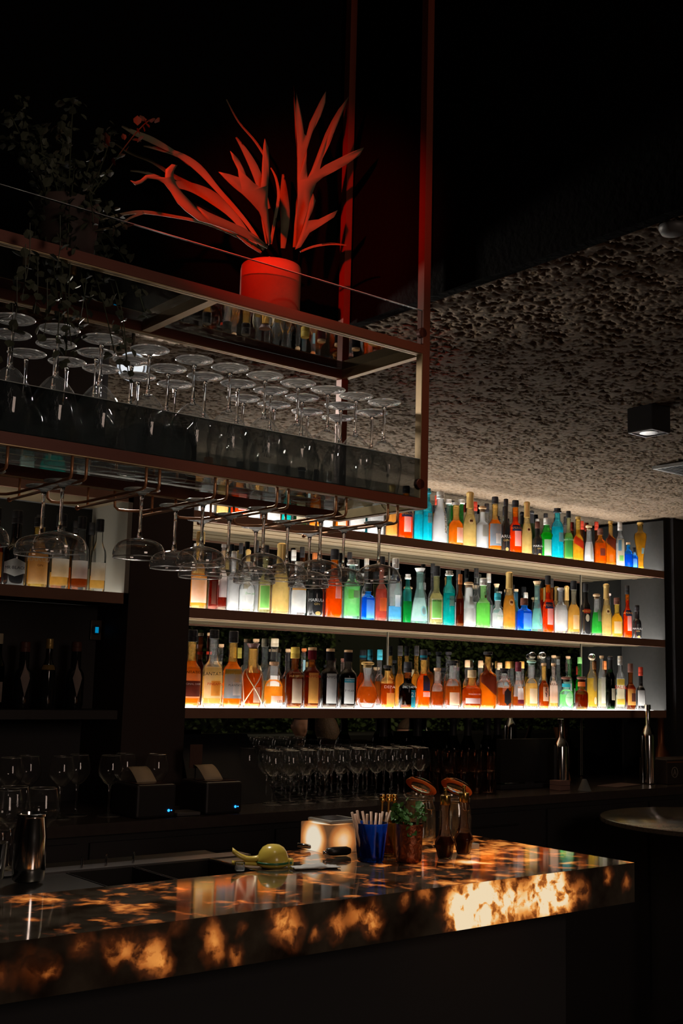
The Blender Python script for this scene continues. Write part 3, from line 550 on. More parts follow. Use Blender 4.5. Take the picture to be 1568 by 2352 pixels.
 ('mid', 1, 1083, 1104, 1305, 'std', 'clear', 'frost', .5, 'bl', 'screw', [], [], 'round clear bottle with black cap behind the bell shaped gin'),
 ('mid', 1, 1113, 1131, 1317, 'std', 'clear', 'frost', .5, 'slv', 'screw', [], [], 'clear bottle with silver cap behind the fluted green gin'),
 ('mid', 1, 1132, 1148, 1341, 'std', 'aqua', 'aqua', .5, 'cork', 'flare', [], [], 'aqua bottle with flared cork behind the teal collared tequila'),
 ('mid', 1, 1178, 1192, 1353, 'std', 'lblue', 'lblue', .5, 'cork', 'cork', [], [], 'light blue bottle with cork behind the gold champagne'),
 ('mid', 1, 1198, 1216, 1361, 'std', 'lgreen', 'lgreen', .5, 'slv', 'cyl', [], [], 'light green bottle with silver cap behind the wide cobalt one'),
 ('mid', 1, 1258, 1274, 1329, 'std', 'orange', 'orange', .7, 'bl', 'screw', [], [], 'orange bottle with black cap standing behind the orange aperitif'),
 ('mid', 1, 1294, 1308, 1347, 'champ', 'champ', 'pale', .5, 'gld', 'foil', [], [], 'gold foiled bottle behind the diamond cut one'),
 ('mid', 1, 1392, 1405, 1363, 'std', 'clear', 'lamber', .5, 'pnk', 'cork', [], [], 'bottle with pale pink cap behind the rightmost champagne'),
 # ---- bottom shelf
 ('bot', 0, 416, 461, 1446, 'std', 'lamber', 'amber', .66, 'bl', 'screw', [(.12, .52, 60, 'tan'), (.14, .34, 60, 'brn')], [('PLANTATION', .45, .035, 'bl'), ('ORIGINAL DARK', .30, .024, 'w')], 'amber rum bottle half hidden by the column, tan and brown label'),
 ('bot', 0, 464, 512, 1446, 'std', 'clear', 'lamber', .42, 'bl', 'cyl', [(.12, .52, 56, 'cream'), (.15, .34, 26, 'orn', 14)], [('PLANTATION', .43, .042, 'bl', 8), ('PINEAPPLE', .30, .032, 'red', 14)], 'rum bottle with cream pineapple label'),
 ('bot', 0, 510, 556, 1449, 'std', 'lamber', 'amber', .66, 'bl', 'screw', [(.12, .50, 60, 'blu'), (.16, .33, 24, 'w', 20)], [('PLANTATION', .29, .026, 'bl', 20)], 'amber rum bottle with sky blue label'),
 ('bot', 0, 556, 602, 1478, 'squat', 'lamber', 'damber', .58, 'brn', 'flare', [(.08, .32, 22, 'cream', 20)], [], 'round amber bottle wrapped in crossed raffia'),
 ('bot', 0, 606, 651, 1520, 'squat', 'clear', 'amber', .50, 'cork', 'cork', [(.04, .26, 40, 'w', 16)], [('LEB', .14, .055, 'bl', 28)], 'squat amber bottle with small white label at its foot'),
 ('bot', 0, 655, 697, 1486, 'rum', 'brown', 'brown', .7, 'ylw', 'screw', [(.08, .58, 34, 'cream', 8)], [('HAMPDEN', .52, .040, 'gld', 8)], 'dark rum bottle with yellow cap and tall gold label'),
 ('bot', 0, 695, 736, 1487, 'rum', 'brown', 'brown', .7, 'cork', 'cork', [(.08, .58, 34, 'orn', 8), (.8, .96, 180, 'wine')], [('HAMPDEN', .52, .040, 'red', 8)], 'dark rum bottle with red neck and glowing orange label'),
 ('bot', 0, 736, 778, 1490, 'rum', 'smoke', 'black', .7, 'cork', 'cork', [(.08, .58, 34, 'w', 8), (.8, .96, 180, 'bl')], [('HAMPDEN', .52, .040, 'bl', 8)], 'black rum bottle with tall white label'),
 ('bot', 0, 778, 819, 1493, 'rum', 'smoke', 'black', .7, 'cork', 'cork', [(.08, .52, 34, 'w', 8), (.44, .50, 34, 'teal', 8), (.8, .96, 180, 'bl')], [('PAPALIN', .475, .028, 'w', 8), ('7 YEARS', .30, .035, 'bl', 12)], 'black rum bottle with blue striped white label'),
 ('bot', 0, 818, 868, 1520, 'orb', 'clear', 'damber', .5, 'gld', 'mush', [], [], 'globe shaped decanter of dark rum with gold neck'),
 ('bot', 0, 873, 906, 1528, 'sq_short', 'lamber', 'damber', .62, 'bl', 'disc', [(.04, .36, 30, 'orn', 20)], [('DEPAZ', .50, .065, 'w', 20)], 'square amber bottle with broad black stopper'),
 ('bot', 0, 916, 956, 1520, 'std', 'brown', 'black', .75, 'bl', 'screw', [(.03, .40, 18, 'teal', 30)], [('DICTADOR', .46, .048, 'w', 10), ('21', .30, .10, 'w', 30)], 'black rounded rum bottle with blue number label'),
 ('bot', 0, 956, 988, 1492, 'std', 'lamber', 'orange', .66, 'bl', 'screw', [(.30, .56, 34, 'navy', 20), (.20, .28, 34, 'w', 20), (.86, .90, 180, 'teal')], [], 'bright orange bottle with dark blue label'),
 ('bot', 0, 989, 1019, 1534, 'squat', 'pink', 'damber', .45, 'cork', 'cork', [], [], 'small round bottle half full, right of the dark blue label'),
 ('bot', 0, 1021, 1057, 1517, 'squat', 'clear', 'damber', .5, 'bl', 'disc', [(.08, .34, 40, 'cream', 8)], [], 'round shouldered decanter with flat black stopper and cream label'),
 ('bot', 0, 1060, 1106, 1539, 'squat', 'lamber', 'damber', .6, 'tan', 'cyl', [(.14, .28, 46, 'w')], [('WOODFORD', .38, .04, 'w', 10)], 'wide flat flask of dark whiskey with thin white label'),
 ('bot', 0, 1101, 1139, 1497, 'square', 'lamber', 'amber', .62, 'bl', 'disc', [(.34, .66, 60, 'brn', 0, 'slant')], [], 'tall square whiskey bottle with slanted brown label'),
 ('bot', 0, 1141, 1174, 1535, 'sq_short', 'clear', 'damber', .56, 'bl', 'disc', [(.08, .52, 24, 'bl', 16, 'ticket')], [], 'square decanter with black shield label'),
 ('bot', 0, 1176, 1204, 1520, 'bell', 'clear', 'damber', .3, 'wine', 'screw', [(.14, .44, 34, 'w', 14), (.12, .2, 34, 'wine', 14)], [], 'clear whisky bottle with stag emblem and maroon cap'),
 ('bot', 0, 1205, 1235, 1516, 'squat', 'clear', 'lamber', .56, 'mint', 'mush', [(.12, .42, 36, 'w', 8)], [], 'round amber bottle with mint green stopper'),
 ('bot', 0, 1237, 1260, 1523, 'std', 'lamber', 'damber', .66, 'cork', 'cork', [(.18, .56, 34, 'cream', 18)], [], 'whisky bottle with brush lettering on cream label'),
 ('bot', 0, 1260, 1281, 1523, 'std', 'pink', 'lamber', .3, 'cork', 'cork', [(.14, .62, 54, 'pnk')], [('ARRAN', .54, .05, 'brn', 14)], 'tall whisky bottle with pale pink label'),
 ('bot', 0, 1284, 1316, 1554, 'squat', 'aqua', 'lgreen', .5, 'brn', 'mush', DON_L+[(.68, .78, 180, 'teal')], DON_T, 'aqua tequila bottle with teal collar and brown stopper'),
 ('bot', 0, 1320, 1350, 1554, 'squat', 'brown', 'damber', .5, 'brn', 'mush', [(.70, .84, 180, 'org')], [], 'squat dark brown bottle with orange neck band'),
 ('bot', 0, 1347, 1371, 1508, 'slim', 'pale', 'yellow', .64, 'glass', 'ball', [(.34, .62, 24, 'grey', 18, 'oval'), (.10, .24, 16, 'w', 18, 'oval')], [], 'pale gold tequila with glass ball stopper and oval labels'),
 ('bot', 0, 1373, 1390, 1506, 'slim', 'clear', 'pale', .6, 'cork', 'cork', [(.12, .60, 30, 'w', 16)], [], 'clear tequila bottle with agave drawing and cork'),
 ('bot', 0, 1391, 1412, 1508, 'wine', 'dgreen', 'black', .7, 'bl', 'foil', [(.18, .40, 24, 'cream', 28)], [], 'black wine bottle with cream label low down'),
 ('bot', 0, 1413, 1434, 1507, 'slim', 'clear', 'pale', .3, 'slv', 'screw', [(.08, .58, 50, 'cream'), (.46, .57, 50, 'ylw'), (.1, .2, 50, 'ylw')], [('SALERS', .42, .06, 'red', 12)], 'clear bottle with yellow and cream label and red lettering'),
 ('bot', 0, 1436, 1459, 1524, 'std', 'brown', 'damber', .66, 'brn', 'screw', [(.10, .56, 50, 'orn'), (.18, .36, 26, 'brn', 20)], [('PLANTATION', .46, .04, 'red', 10)], 'dark rum bottle with glowing orange label near the end'),
 ('bot', 0, 1461, 1481, 1532, 'std', 'black', None, 0, 'red', 'screw', [(.10, .56, 50, 'w')], [], 'black bottle with white label and red cap at the shelf end'),
 ('bot', 1, 470, 485, 1453, 'std', 'brown', 'damber', .66, 'cork', 'cork', [(.7, .74, 180, 'red')], [], 'reddish rum bottle with cork behind the pineapple label'),
 ('bot', 1, 498, 512, 1479, 'std', 'clear', 'lamber', .5, 'cork', 'cork', [], [], 'bottle with wooden stopper between pineapple and blue labels'),
 ('bot', 1, 572, 598, 1467, 'squat', 'clear', 'lamber', .4, 'cork', 'cork', [], [], 'clear bottle with tall cork behind the raffia wrapped one'),
 ('bot', 1, 612, 644, 1466, 'squat', 'clear', 'lamber', .4, 'cream', 'cyl', [(.2, .45, 40, 'w')], [], 'clear bottle with cream cap behind the squat amber one'),
 ('bot', 1, 650, 668, 1490, 'std', 'clear', 'damber', .5, 'cork', 'cork', [], [], 'bottle with small cork, back row before the yellow cap'),
 ('bot', 1, 688, 704, 1489, 'std', 'clear', 'lamber', .5, 'org', 'cork', [(.6, .8, 30, 'aqu')], [], 'bottle with orange cap and aqua label behind the red necked rum'),
 ('bot', 1, 778, 796, 1512, 'std', 'pink', 'damber', .5, 'brn', 'cork', [], [], 'pale bottle with brown cap between the two black rum bottles'),
 ('bot', 1, 862, 880, 1492, 'squat', 'clear', 'damber', .5, 'teal', 'screw', [], [], 'bottle with blue ringed black cap behind the square amber one'),
 ('bot', 1, 908, 927, 1483, 'std', 'lamber', 'lamber', .6, 'bl', 'screw', [], [], 'gold bottle with tall black cap behind the black rounded rum'),
 ('bot', 1, 946, 965, 1483, 'std', 'lamber', 'lamber', .6, 'bl', 'screw', [], [], 'gold bottle with tall black cap behind the bright orange one'),
 ('bot', 1, 1020, 1038, 1497, 'squat', 'clear', 'damber', .5, 'bl', 'disc', [], [], 'bottle with black and wood stopper behind the round shouldered decanter'),
 ('bot', 1, 1063, 1082, 1516, 'squat', 'clear', 'amber', .5, 'cork', 'cyl', [], [], 'bottle with wooden cap behind the wide flat flask'),
 ('bot', 1, 1094, 1112, 1517, 'squat', 'clear', 'damber', .5, 'cork', 'cyl', [], [], 'bottle with wooden cap left of the slanted brown label'),
 ('bot', 1, 1140, 1154, 1522, 'squat', 'clear', 'amber', .5, 'cork', 'cyl', [], [], 'amber bottle with wooden cap, back row left behind the shield label'),
 ('bot', 1, 1158, 1172, 1519, 'squat', 'clear', 'amber', .5, 'orn', 'cyl', [], [], 'amber bottle with orange cap, back row right behind the shield label'),
 ('bot', 1, 1190, 1206, 1519, 'squat', 'clear', 'amber', .5, 'orn', 'cyl', [], [], 'amber bottle with orange cap behind the stag emblem'),
 ('bot', 1, 1236, 1254, 1504, 'std', 'clear', 'frost', .5, 'glass', 'ball', [], [], 'clear bottle with glass ball stopper behind the brush lettering label'),
 ('bot', 1, 1262, 1280, 1505, 'squat', 'clear', 'frost', .5, 'cork', 'cork', [], [], 'clear round bottle with cork behind the pale pink label'),
 ('bot', 1, 1295, 1314, 1507, 'squat', 'clear', 'frost', .5, 'cork', 'cork', [], [], 'clear round bottle with cork behind the aqua tequila'),
 ('bot', 1, 1321, 1341, 1509, 'std', 'green', 'green', .6, 'grn', 'cyl', [], [], 'bright green bottle behind the squat dark brown one'),
 ('bot', 1, 1380, 1396, 1518, 'std', 'brown', 'damber', .5, 'org', 'screw', [], [], 'brown bottle with orange cap behind the black wine bottle'),
 # ---- left cabinet
 ('left', 0, -34, 6, 1165, 'std', 'brown', 'damber', .6, 'bl', 'screw', [(.1, .42, 56, 'orn')], [], 'bottle with orange label at the picture edge'),
 ('left', 0, 8, 60, 1172, 'std', 'black', None, 0, 'bl', 'screw', [(.12, .36, 62, 'w', 0, 'ticket')], [('MR·BLACK', .235, .04, 'bl', 2)], 'black coffee liqueur bottle with shaped white label'),
 ('left', 0, 63, 110, 1188, 'squat', 'gold', 'gold', .7, 'bl', 'cyl', [(.05, .6, 62, 'tan')], [('MARULA', .40, .07, 'w', 8), ('GIN', .31, .03, 'brn', 8)], 'wide gold gin bottle with white lettering'),
 ('left', 0, 115, 159, 1180, 'wine', 'clear', 'lamber', .25, 'bl', 'screw', [(.16, .40, 60, 'w')], [], 'white labelled bottle nearest the gold gin'),
 ('left', 0, 164, 203, 1186, 'wine', 'clear', 'damber', .25, 'bl', 'screw', [(.16, .40, 60, 'w')], [], 'white labelled bottle with dark red contents'),
 ('left', 0, 207, 243, 1192, 'wine', 'clear', 'lamber', .25, 'bl', 'screw', [(.16, .40, 60, 'w')], [], 'white labelled bottle nearest the cabinet side'),
 ('left', 1, 74, 96, 1182, 'wine', 'clear', 'pale', .3, 'bl', 'screw', [], [], 'dark capped bottle behind the gold gin'),
 ('left', 1, 122, 140, 1182, 'wine', 'lamber', 'amber', .4, 'bl', 'screw', [], [], 'amber bottle behind the white labelled one near the gold gin'),
 ('left', 1, 160, 178, 1196, 'wine', 'lamber', 'amber', .4, 'bl', 'screw', [], [], 'amber bottle behind the dark red white labelled one'),
 ('left', 1, 196, 216, 1200, 'wine', 'clear', 'pale', .4, 'bl', 'screw', [], [], 'clear bottle behind the last two white labelled ones'),
 # ---- dark niche at lower left
 ('niche', 0, -14, 18, 1455, 'wine', 'dgreen', 'black', .6, 'cream', 'cyl', [(.08, .35, 50, 'pnk')], [], 'dark bottle with beige label at the picture edge'),
 ('niche', 0, 40, 82, 1474, 'squat', 'black', None, 0, 'brn', 'cyl', [(.18, .72, 30, 'pnk', 8, 'diamond')], [], 'dark bottle with diamond label left of the gold banded one'),
 ('niche', 0, 100, 134, 1467, 'wine', 'black', None, 0, 'gld', 'cyl', [(.55, .62, 60, 'gld')], [], 'slim black bottle with gold neck band'),
 ('niche', 0, 158, 200, 1474, 'squat', 'black', None, 0, 'brn', 'cyl', [(.18, .72, 30, 'pnk', 8, 'diamond')], [], 'dark bottle with diamond label right of the gold banded one'),
]
SHELF.update(lefttop=L2T+.0385, left=L2, niche=S3-0.006)
SHN.update(lefttop='left cabinet top', left='left cabinet shelf', niche='dark lower left shelf')
def place_bottles():
    for sh in ('top', 'mid', 'bot', 'left', 'niche', 'lefttop'):
        for row in (0, 1):
            es = [e for e in BL if e[0] == sh and e[1] == row]; info = []
            zs = SHELF[sh]; Yc = YF+0.074 if row == 0 else YM-0.036
            for e in es:
                xc = (e[2]+e[3])/2; p = onY(xc, 1400, Yc); z = zs
                # centre column of the bottle: solve for the point above the shelf
                base = Vector((p.x, Yc, zs)); R = min(0.047, max(0.021, depth(base)*(e[3]-e[2])/FPX/2))
                top = onY(xc, e[4], Yc); T = top.z-zs
                # refine with the tilt of the picture: x moves a little with height
                lim = {'top': CEIL-0.03-S1, 'mid': S1-0.04-S2, 'bot': S2-0.04-S3, 'left': L2T-L2-0.005, 'niche': 0.35, 'lefttop': 0.20}[sh]
                T = max(0.10, min(T, lim)); info.append([e, onY(xc, (e[4]+1400)/2 if sh != 'bot' else 1560, Yc).x, R, T])
            info.sort(key=lambda q: q[1])
            for a, b_ in zip(info[:-1], info[1:]):
                gap = b_[1]-a[1]-a[2]-b_[2]-0.003
                if gap < 0:
                    t = -gap; m = t/2
                    a[1] -= m*0.4; b_[1] += m*0.4; a[2] -= m*0.6; b_[2] -= m*0.6
            for q in info: q[2] = max(q[2], 0.017)
            for e, X, R, T in info:
                lbl = e[13]+(', ' if row == 0 else ', ')+'on the '+SHN[sh] if len(e[13].split()) <= 11 else e[13]
                if len(lbl.split()) > 16: lbl = e[13]
                nm = {'wine': 'wine_bottle', 'champ': 'champagne_bottle', 'orb': 'decanter'}.get(e[5], 'liquor_bottle')
                rz = -(math.atan2(X, Yc)*0.72)+random.Random(int(e[2])).uniform(-0.10, 0.10)
                yy = Yc if R < 0.04 else (YF+0.028+R if row == 0 else YM-0.010-R)
                t = thing(nm, lbl, 'bottle', (X, yy, zs), rz, 'bottles on the '+SHN[sh])
                build_bottle(t, e[5], R, T, e[6], e[7], e[8], e[9], e[10], list(e[11]), e[12], small=(row == 1), haze=0.05 if sh == 'left' and e[6] == 'clear' else None)
                if 'brush lettering' in e[13]:
                    prof, rn, nk = profile('std', R, T-0.012); g = G(); c_ = -math.pi/2+math.radians(18)
                    for st_ in ([(-.2, .44), (.2, .45)], [(0, .48), (0, .40)], [(-.15, .41), (.12, .395), (.16, .36)], [(-.2, .36), (-.05, .32), (.22, .33)], [(-.1, .30), (.1, .27)], [(.05, .36), (-.02, .28)]):
                        g.tube([surf(prof, c_+a_, z_*T, 0.0026) for a_, z_ in st_], 0.0012, 5)
                    g.build('brush_lettering', paper(PC['bl']), t)
                if 'raffia' in e[13]:
                    prof, rn, nk = profile('squat', R, T-0.016); g = G()
                    for s_ in (-1, 1):
                        g.tube([surf(prof, -math.pi/2+s_*(-1.1+2.2*i/14), T*(0.04+0.56*i/14), 0.003) for i in range(15)], 0.0022, 6)
                        g.tube([surf(prof, -math.pi/2+s_*(0.9+0.5*i/14), T*(0.04+0.56*i/14), 0.003) for i in range(15)], 0.0022, 6)
                    g.build('raffia_wrap', pm('raffia', (0.75, 0.62, 0.42), 0.8), t, True)
place_bottles()

# ------------------------------------------------------------------ hanging frame over the bar
T_ = 0.0205                                   # tube size in frame units
ZLO, ZUP = 0.384, 0.737                       # undersides of lower and upper frame
XF0, XF1, YF0, YF1 = 0.15, 1.722, 1.85, 2.165
frame = thing('hanging_frame', 'red brown steel frame with glass shelves hanging over the bar', 'rack', cg(XF1, YF0, ZLO))
def cbox(a, b_): 
    p, q = cg(*a), cg(*b_); return G().box(p.x, p.y, p.z, q.x, q.y, q.z)
ZT = 2.55
for (x, y) in ((XF1-T_, YF0), (XF1-T_, YF1-T_), (XF0, YF0), (XF0, YF1-T_)):
    P(cbox((x, y, ZLO), (x+T_, y+T_, ZT)), 'post', [M_frame], frame)
for zz in (ZLO, ZUP):
    P(cbox((XF0+T_, YF0, zz), (XF1-T_, YF0+T_, zz+T_)), 'beam', M_frame, frame)
    P(cbox((XF0+T_, YF1-T_, zz), (XF1-T_, YF1, zz+T_)), 'beam', M_frame, frame)
    P(cbox((XF1-T_, YF0+T_, zz), (XF1, YF1-T_, zz+T_)), 'beam', M_brass, frame)
    for y in (YF0, YF1-T_):
        P(cbox((XF0, y+0.002, zz-0.0022), (XF1-0.002, y+T_*0.44, zz-0.0002)), 'brass_strip', M_brass, frame)
        P(cbox((XF0, y+T_*0.56, zz-0.0022), (XF1-0.002, y+T_-0.002, zz-0.0002)), 'brass_strip', M_brass, frame)
    P(cbox((XF1-T_*0.9, YF0+T_, zz-0.0022), (XF1-T_*0.1, YF1-T_, zz-0.0002)), 'brass_strip', M_brass, frame)
xc_ = (onZ(497, 697, ZUP*1.0).x)
P(cbox((xc_-T_, YF0+T_, ZUP), (xc_, YF1-T_, ZUP+T_)), 'crossbar', M_brass, frame)
P(cbox((0.55, YF0+T_, ZLO), (0.55+T_, YF1-T_, ZLO+T_)), 'crossbar', M_brass, frame)
for y in (YF0, YF1-T_): P(cbox((XF0+T_, y, 1.9), (XF1-T_, y+T_, 1.9+T_)), 'beam', M_frame, frame)
P(cbox((XF1-T_-0.0022, YF0+0.001, ZLO+T_), (XF1-T_-0.0002, YF0+T_-0.001, ZUP)), 'brass_strip', M_brass, frame)
M_plate = thinglass('shelf_plate_glass', (0.80, 0.84, 0.82), 0.75, 0.16, 0.01)
M_plate_up = thinglass('upper_plate_glass', (0.20, 0.21, 0.21), 0.8, 0.16, 0.01)
M_guard = thinglass('smoked_guard_glass', (0.36, 0.37, 0.37), 0.5, 0.03, 0.01)
P(cbox((XF0+T_, YF0+T_*0.5, ZLO+T_), (XF1-T_, YF1-T_*0.5, ZLO+T_+0.004)), 'glass_shelf', M_plate, frame)
P(cbox((XF0+T_, YF0+T_*0.5, ZUP+T_), (XF1-T_, YF1-T_*0.5, ZUP+T_+0.004)), 'glass_shelf', M_plate_up, frame)
M_rim = pm('polished_glass_edge', (0.55, 0.6, 0.58), 0.2, 0.3)
for zb, zt in ((ZLO+T_, 0.493), (ZUP+T_, 0.839)):
    gp = P(cbox((XF0+T_, YF0+0.004, zb), (XF1-T_, YF0+0.008, zt)), 'glass_guard', M_guard if zb < 0.6 else thinglass('clear_guard_glass', (0.82, 0.82, 0.82), 0.5, 0.03, 0.01), frame)
    P(cbox((XF0+T_, YF0+0.0035, zt), (XF1-T_, YF0+0.0085, zt+0.0012)), 'polished_edge', M_rim, gp)
    for xx in (XF1-T_,):
        c0 = cg(xx, YF0+0.006, (zb+zt)/2-0.012); g = G()
        g.lathe([(0.011, -0.006), (0.012, -0.005), (0.012, 0.005), (0.011, 0.006)], 16); g.xf(Matrix.Translation(c0) @ Matrix.Rotation(math.pi/2, 4, 'X'))
        P(g, 'glass_clamp', pm('dark_red_clamp', (0.12, 0.03, 0.02), 0.4, 0.5), frame)
# rails
RX = [0.573, 0.722, 0.870, 1.019, 1.170, 1.318, 1.470, 1.615]
ZR = 0.343
def rail(X):
    r = P(G().tube([cg(X, 1.861, ZLO), cg(X, 1.861, ZR+0.008), cg(X, 1.864, ZR+0.002), cg(X, 1.872, ZR), cg(X, 2.10, ZR), cg(X-0.006, 2.135, ZR), cg(X-0.03, 2.155, ZR), cg(X-0.052, 2.156, ZR), cg(X-0.060, 2.156, ZR+0.006), cg(X-0.062, 2.156, ZLO)], 0.0029, 8), 'glass_rail', M_copper, frame, True)
    P(G().tube([cg(X+0.028, 1.861, ZLO), cg(X+0.028, 1.861, ZR+0.008), cg(X+0.028, 1.864, ZR+0.002), cg(X+0.028, 1.872, ZR), cg(X+0.028, 2.20, ZR)], 0.0029, 8)
      .tube([cg(X+0.028, 2.155, ZR), cg(X+0.028, 2.155, ZLO)], 0.0026, 8).lathe([(0.001, -0.005), (0.0045, -0.003), (0.0045, 0.003), (0.001, 0.005)], 10, cg(X+0.028, 2.203, ZR)), 'glass_rail', M_copper, frame, True)
for X in RX: rail(X)
bpy.context.view_layer.update()

# ------------------------------------------------------------------ stemware
def dense(prof, k=4):
    out = []; n = len(prof)
    for i in range(n-1):
        a, b, p, q = prof[i], prof[i+1], prof[max(0, i-1)], prof[min(n-1, i+2)]
        for j in range(k):
            t = j/k; out.append(tuple(0.5*(2*a[m]+(-p[m]+b[m])*t+(2*p[m]-5*a[m]+4*b[m]-q[m])*t*t+(-p[m]+3*a[m]-3*b[m]+q[m])*t**3) for m in (0, 1)))
    return out+[tuple(prof[-1][:2])]
def stem_profile_glass(name, label, cat, bowl_prof, stem_top, foot_r, group, seg=28, stem_r=0.0026, real=False):
    """built standing up at z=0; bowl_prof [(r,z)] from the stem upwards"""
    t = thing(name, label, cat, (0, 0, 0), 0, group)
    G().lathe([(foot_r*0.97, 0), (foot_r, 0.0008), (foot_r*0.97, 0.0018), (foot_r*0.6, 0.0034), (0.008, 0.0062), (0.0045, 0.010)], seg).build('foot', softglass(), t, True)
    G().lathe([(0.0045, 0.010), (0.0032, 0.018), (stem_r, 0.03), (stem_r, stem_top-0.02), (stem_r*1.25, stem_top-0.012), (stem_r*1.6, stem_top-0.004), (0.006, stem_top+0.001)], 12).build('stem', M_glass, t, True)
    bowl_prof = dense(bowl_prof, 3)
    G().lathe(bowl_prof, seg+8, caps=False).build('bowl', M_coupe if real else M_bowl, t, True)
    if True:
        G().tube([(bowl_prof[-1][0]*math.cos(a), bowl_prof[-1][0]*math.sin(a), bowl_prof[-1][1]) for a in [i*math.pi/12 for i in range(25)]], 0.0010 if real else 0.0007, 5, False).build('rim', softglass(), t, True)
    return t
s_ = K
def wine_bowl(R, z0, z1, rt):
    return [(0.0055, z0-0.001), (0.012, z0+0.002), (R*.55, z0+(z1-z0)*.10), (R*.85, z0+(z1-z0)*.25), (R, z0+(z1-z0)*.45), (R*.98, z0+(z1-z0)*.6), ((R+rt)/2, z0+(z1-z0)*.82), (rt, z1), (rt-0.0006, z1+0.0002)]
WG = stem_profile_glass('wine_glass', '', 'glass', wine_bowl(0.0365, 0.080, 0.1845, 0.029), 0.080, 0.0338, 'wine glasses upside down in the hanging frame')
SW = 1.13
for ch in WG.children: ch.data.transform(Matrix.Scale(SW, 4))
def etched(parent):
    g = G(); prof = wine_bowl(0.0365, 0.080, 0.1845, 0.029)
    for k in range(2):
        for i in range(3):
            for s1 in (-1, 1):
                c0 = -math.pi/2+0.45+0.13*(i-1); zc = 0.135+0.012*(k-0.5)*2
                pts = [surf(prof, c0+s1*0.13*(q/4-0.5)*2*0.6, zc-0.011+0.022*q/4, 0.0006) for q in range(5)]
                g.tube(pts, 0.00035, 4)
    g.v = [(v[0]*SW, v[1]*SW, v[2]*SW) for v in g.v]
    return g.build('etched_mark', pm('etched_frost', (0.22, 0.23, 0.24), 0.7), parent, True)
rows = {0: (1.892, [0.757, 0.843, 0.929, 1.03, 1.13, 1.214, 1.30, 1.385, 1.465, 1.543, 1.625]),
        1: (1.985, [0.79, 0.88, 0.965, 1.042, 1.125, 1.213, 1.295, 1.38, 1.465, 1.575, 1.668]),
        2: (2.085, [0.865, 0.95, 1.025, 1.11, 1.20, 1.375, 1.46, 1.555, 1.645])}
zbase = cg(0, 0, ZLO+T_+0.004).z
RN = ['front row', 'middle row', 'back row']
ORD = ['first', 'second', 'third', 'fourth', 'fifth', 'sixth', 'seventh', 'eighth', 'ninth', 'tenth', 'eleventh']
first = True
for r_, (yy, xs_) in rows.items():
    n = len(xs_)
    for i, X in enumerate(xs_):
        g = WG if first else copy_tree(WG); first = False
        p = cg(X, yy, 0)
        g.location = (p.x, p.y, zbase+0.1852*SW); g.rotation_euler = (math.pi, 0, 0)
        k = n-1-i
        g['label'] = ('upside down wine glass on the glass shelf, %s, %s from the right end post' % (RN[r_], ORD[k]))
        if r_ == 0 and 1 <= i <= 6: pass
et = etched(WG)
wgs = [o for o in COL.objects if o.name.startswith('wine_glass') and o.parent is None]
for o in wgs[1:7]:
    c = et.copy(); COL.objects.link(c); c.parent = o
# mark must face the guest side once the glass is turned over
for c in [x for x in COL.objects if x.name.startswith('etched_mark')]: c.rotation_euler = (0, 0, math.pi)

def coupe_bowl(R, z0, h): return [(0.0055, z0-0.001), (0.014, z0+0.001), (R*.55, z0+h*.10), (R*.82, z0+h*.28), (R*.96, z0+h*.55), (R, z0+h*.85), (R*.985, z0+h), (R*.975, z0+h+.0003)]
CP = stem_profile_glass('coupe_glass', '', 'glass', coupe_bowl(0.0435, 0.083, 0.033), 0.083, 0.031, 'coupe glasses hanging from the rails', stem_r=0.0028, real=True)
for ch in CP.children: ch.data.transform(Matrix.Scale(1.12, 4))
cps = [(0, 1.92), (0, 2.03), (1, 1.92), (1, 2.03), (2, 1.925), (2, 2.005), (3, 1.90), (4, 1.925), (4, 2.03), (5, 1.925), (5, 2.055), (5, 2.165), (6, 1.93), (6, 2.05), (6, 2.175), (7, 1.905), (7, 2.03), (7, 2.16)]
first = True
cnt = {}
for rr, yy in cps:
    g = CP if first else copy_tree(CP); first = False
    p = cg(RX[rr]+0.014, yy, ZR); k = cnt.get(rr, 0); cnt[rr] = k+1
    g.location = (p.x, p.y, p.z+0.0029+0.0005); g.rotation_euler = (math.pi, 0, random.Random(rr*7+k).random()*6)
    nm = ORD[len(RX)-1-rr]
    pos = ['nearest the front', 'second from the front', 'at the back'][k]
    g['label'] = 'coupe glass hanging upside down %s, %s rail from the right end' % (pos, nm)

# ------------------------------------------------------------------ staghorn fern in its pot
pot_c = cg(1.355, 1.965, ZUP+T_+0.0045)
pot = thing('potted_fern', 'staghorn fern in a round pot glowing red on the upper frame shelf', 'plant', pot_c)
M_pot = pm('terracotta_pot', (0.36, 0.13, 0.08), 0.7, noise=(30, 0.12), spec=0.1)
G().lathe([(0.050, 0), (0.056, 0.004), (0.058, 0.02), (0.0585, 0.098), (0.057, 0.108), (0.053, 0.110), (0.051, 0.100), (0.051, 0.09)], 40).build('pot', M_pot, pot, True)
g = G()
rnd = random.Random(4)
for k in range(46):
    a = rnd.random()*6.28; r = 0.045*math.sqrt(rnd.random()); s = rnd.uniform(.004, .009)
    g.lathe([(0.0004, -s), (s, -s*.4), (s*.9, s*.5), (0.0004, s)], 6, (r*math.cos(a), r*math.sin(a), 0.105+rnd.uniform(-.002, .006)))
g.build('moss', pm('moss', (0.35, 0.22, 0.12), 0.9), pot)
G().lathe([(0.050, 0.088), (0.050, 0.100)], 30).build('soil', pm('soil', (0.08, 0.05, 0.035), 0.9), pot)
for ch in pot.children: ch.data.transform(Matrix.Scale(1.128, 4))
M_frond = pm('fern_frond', (0.20, 0.175, 0.11), 0.65, noise=(24, 0.2), spec=0.12)
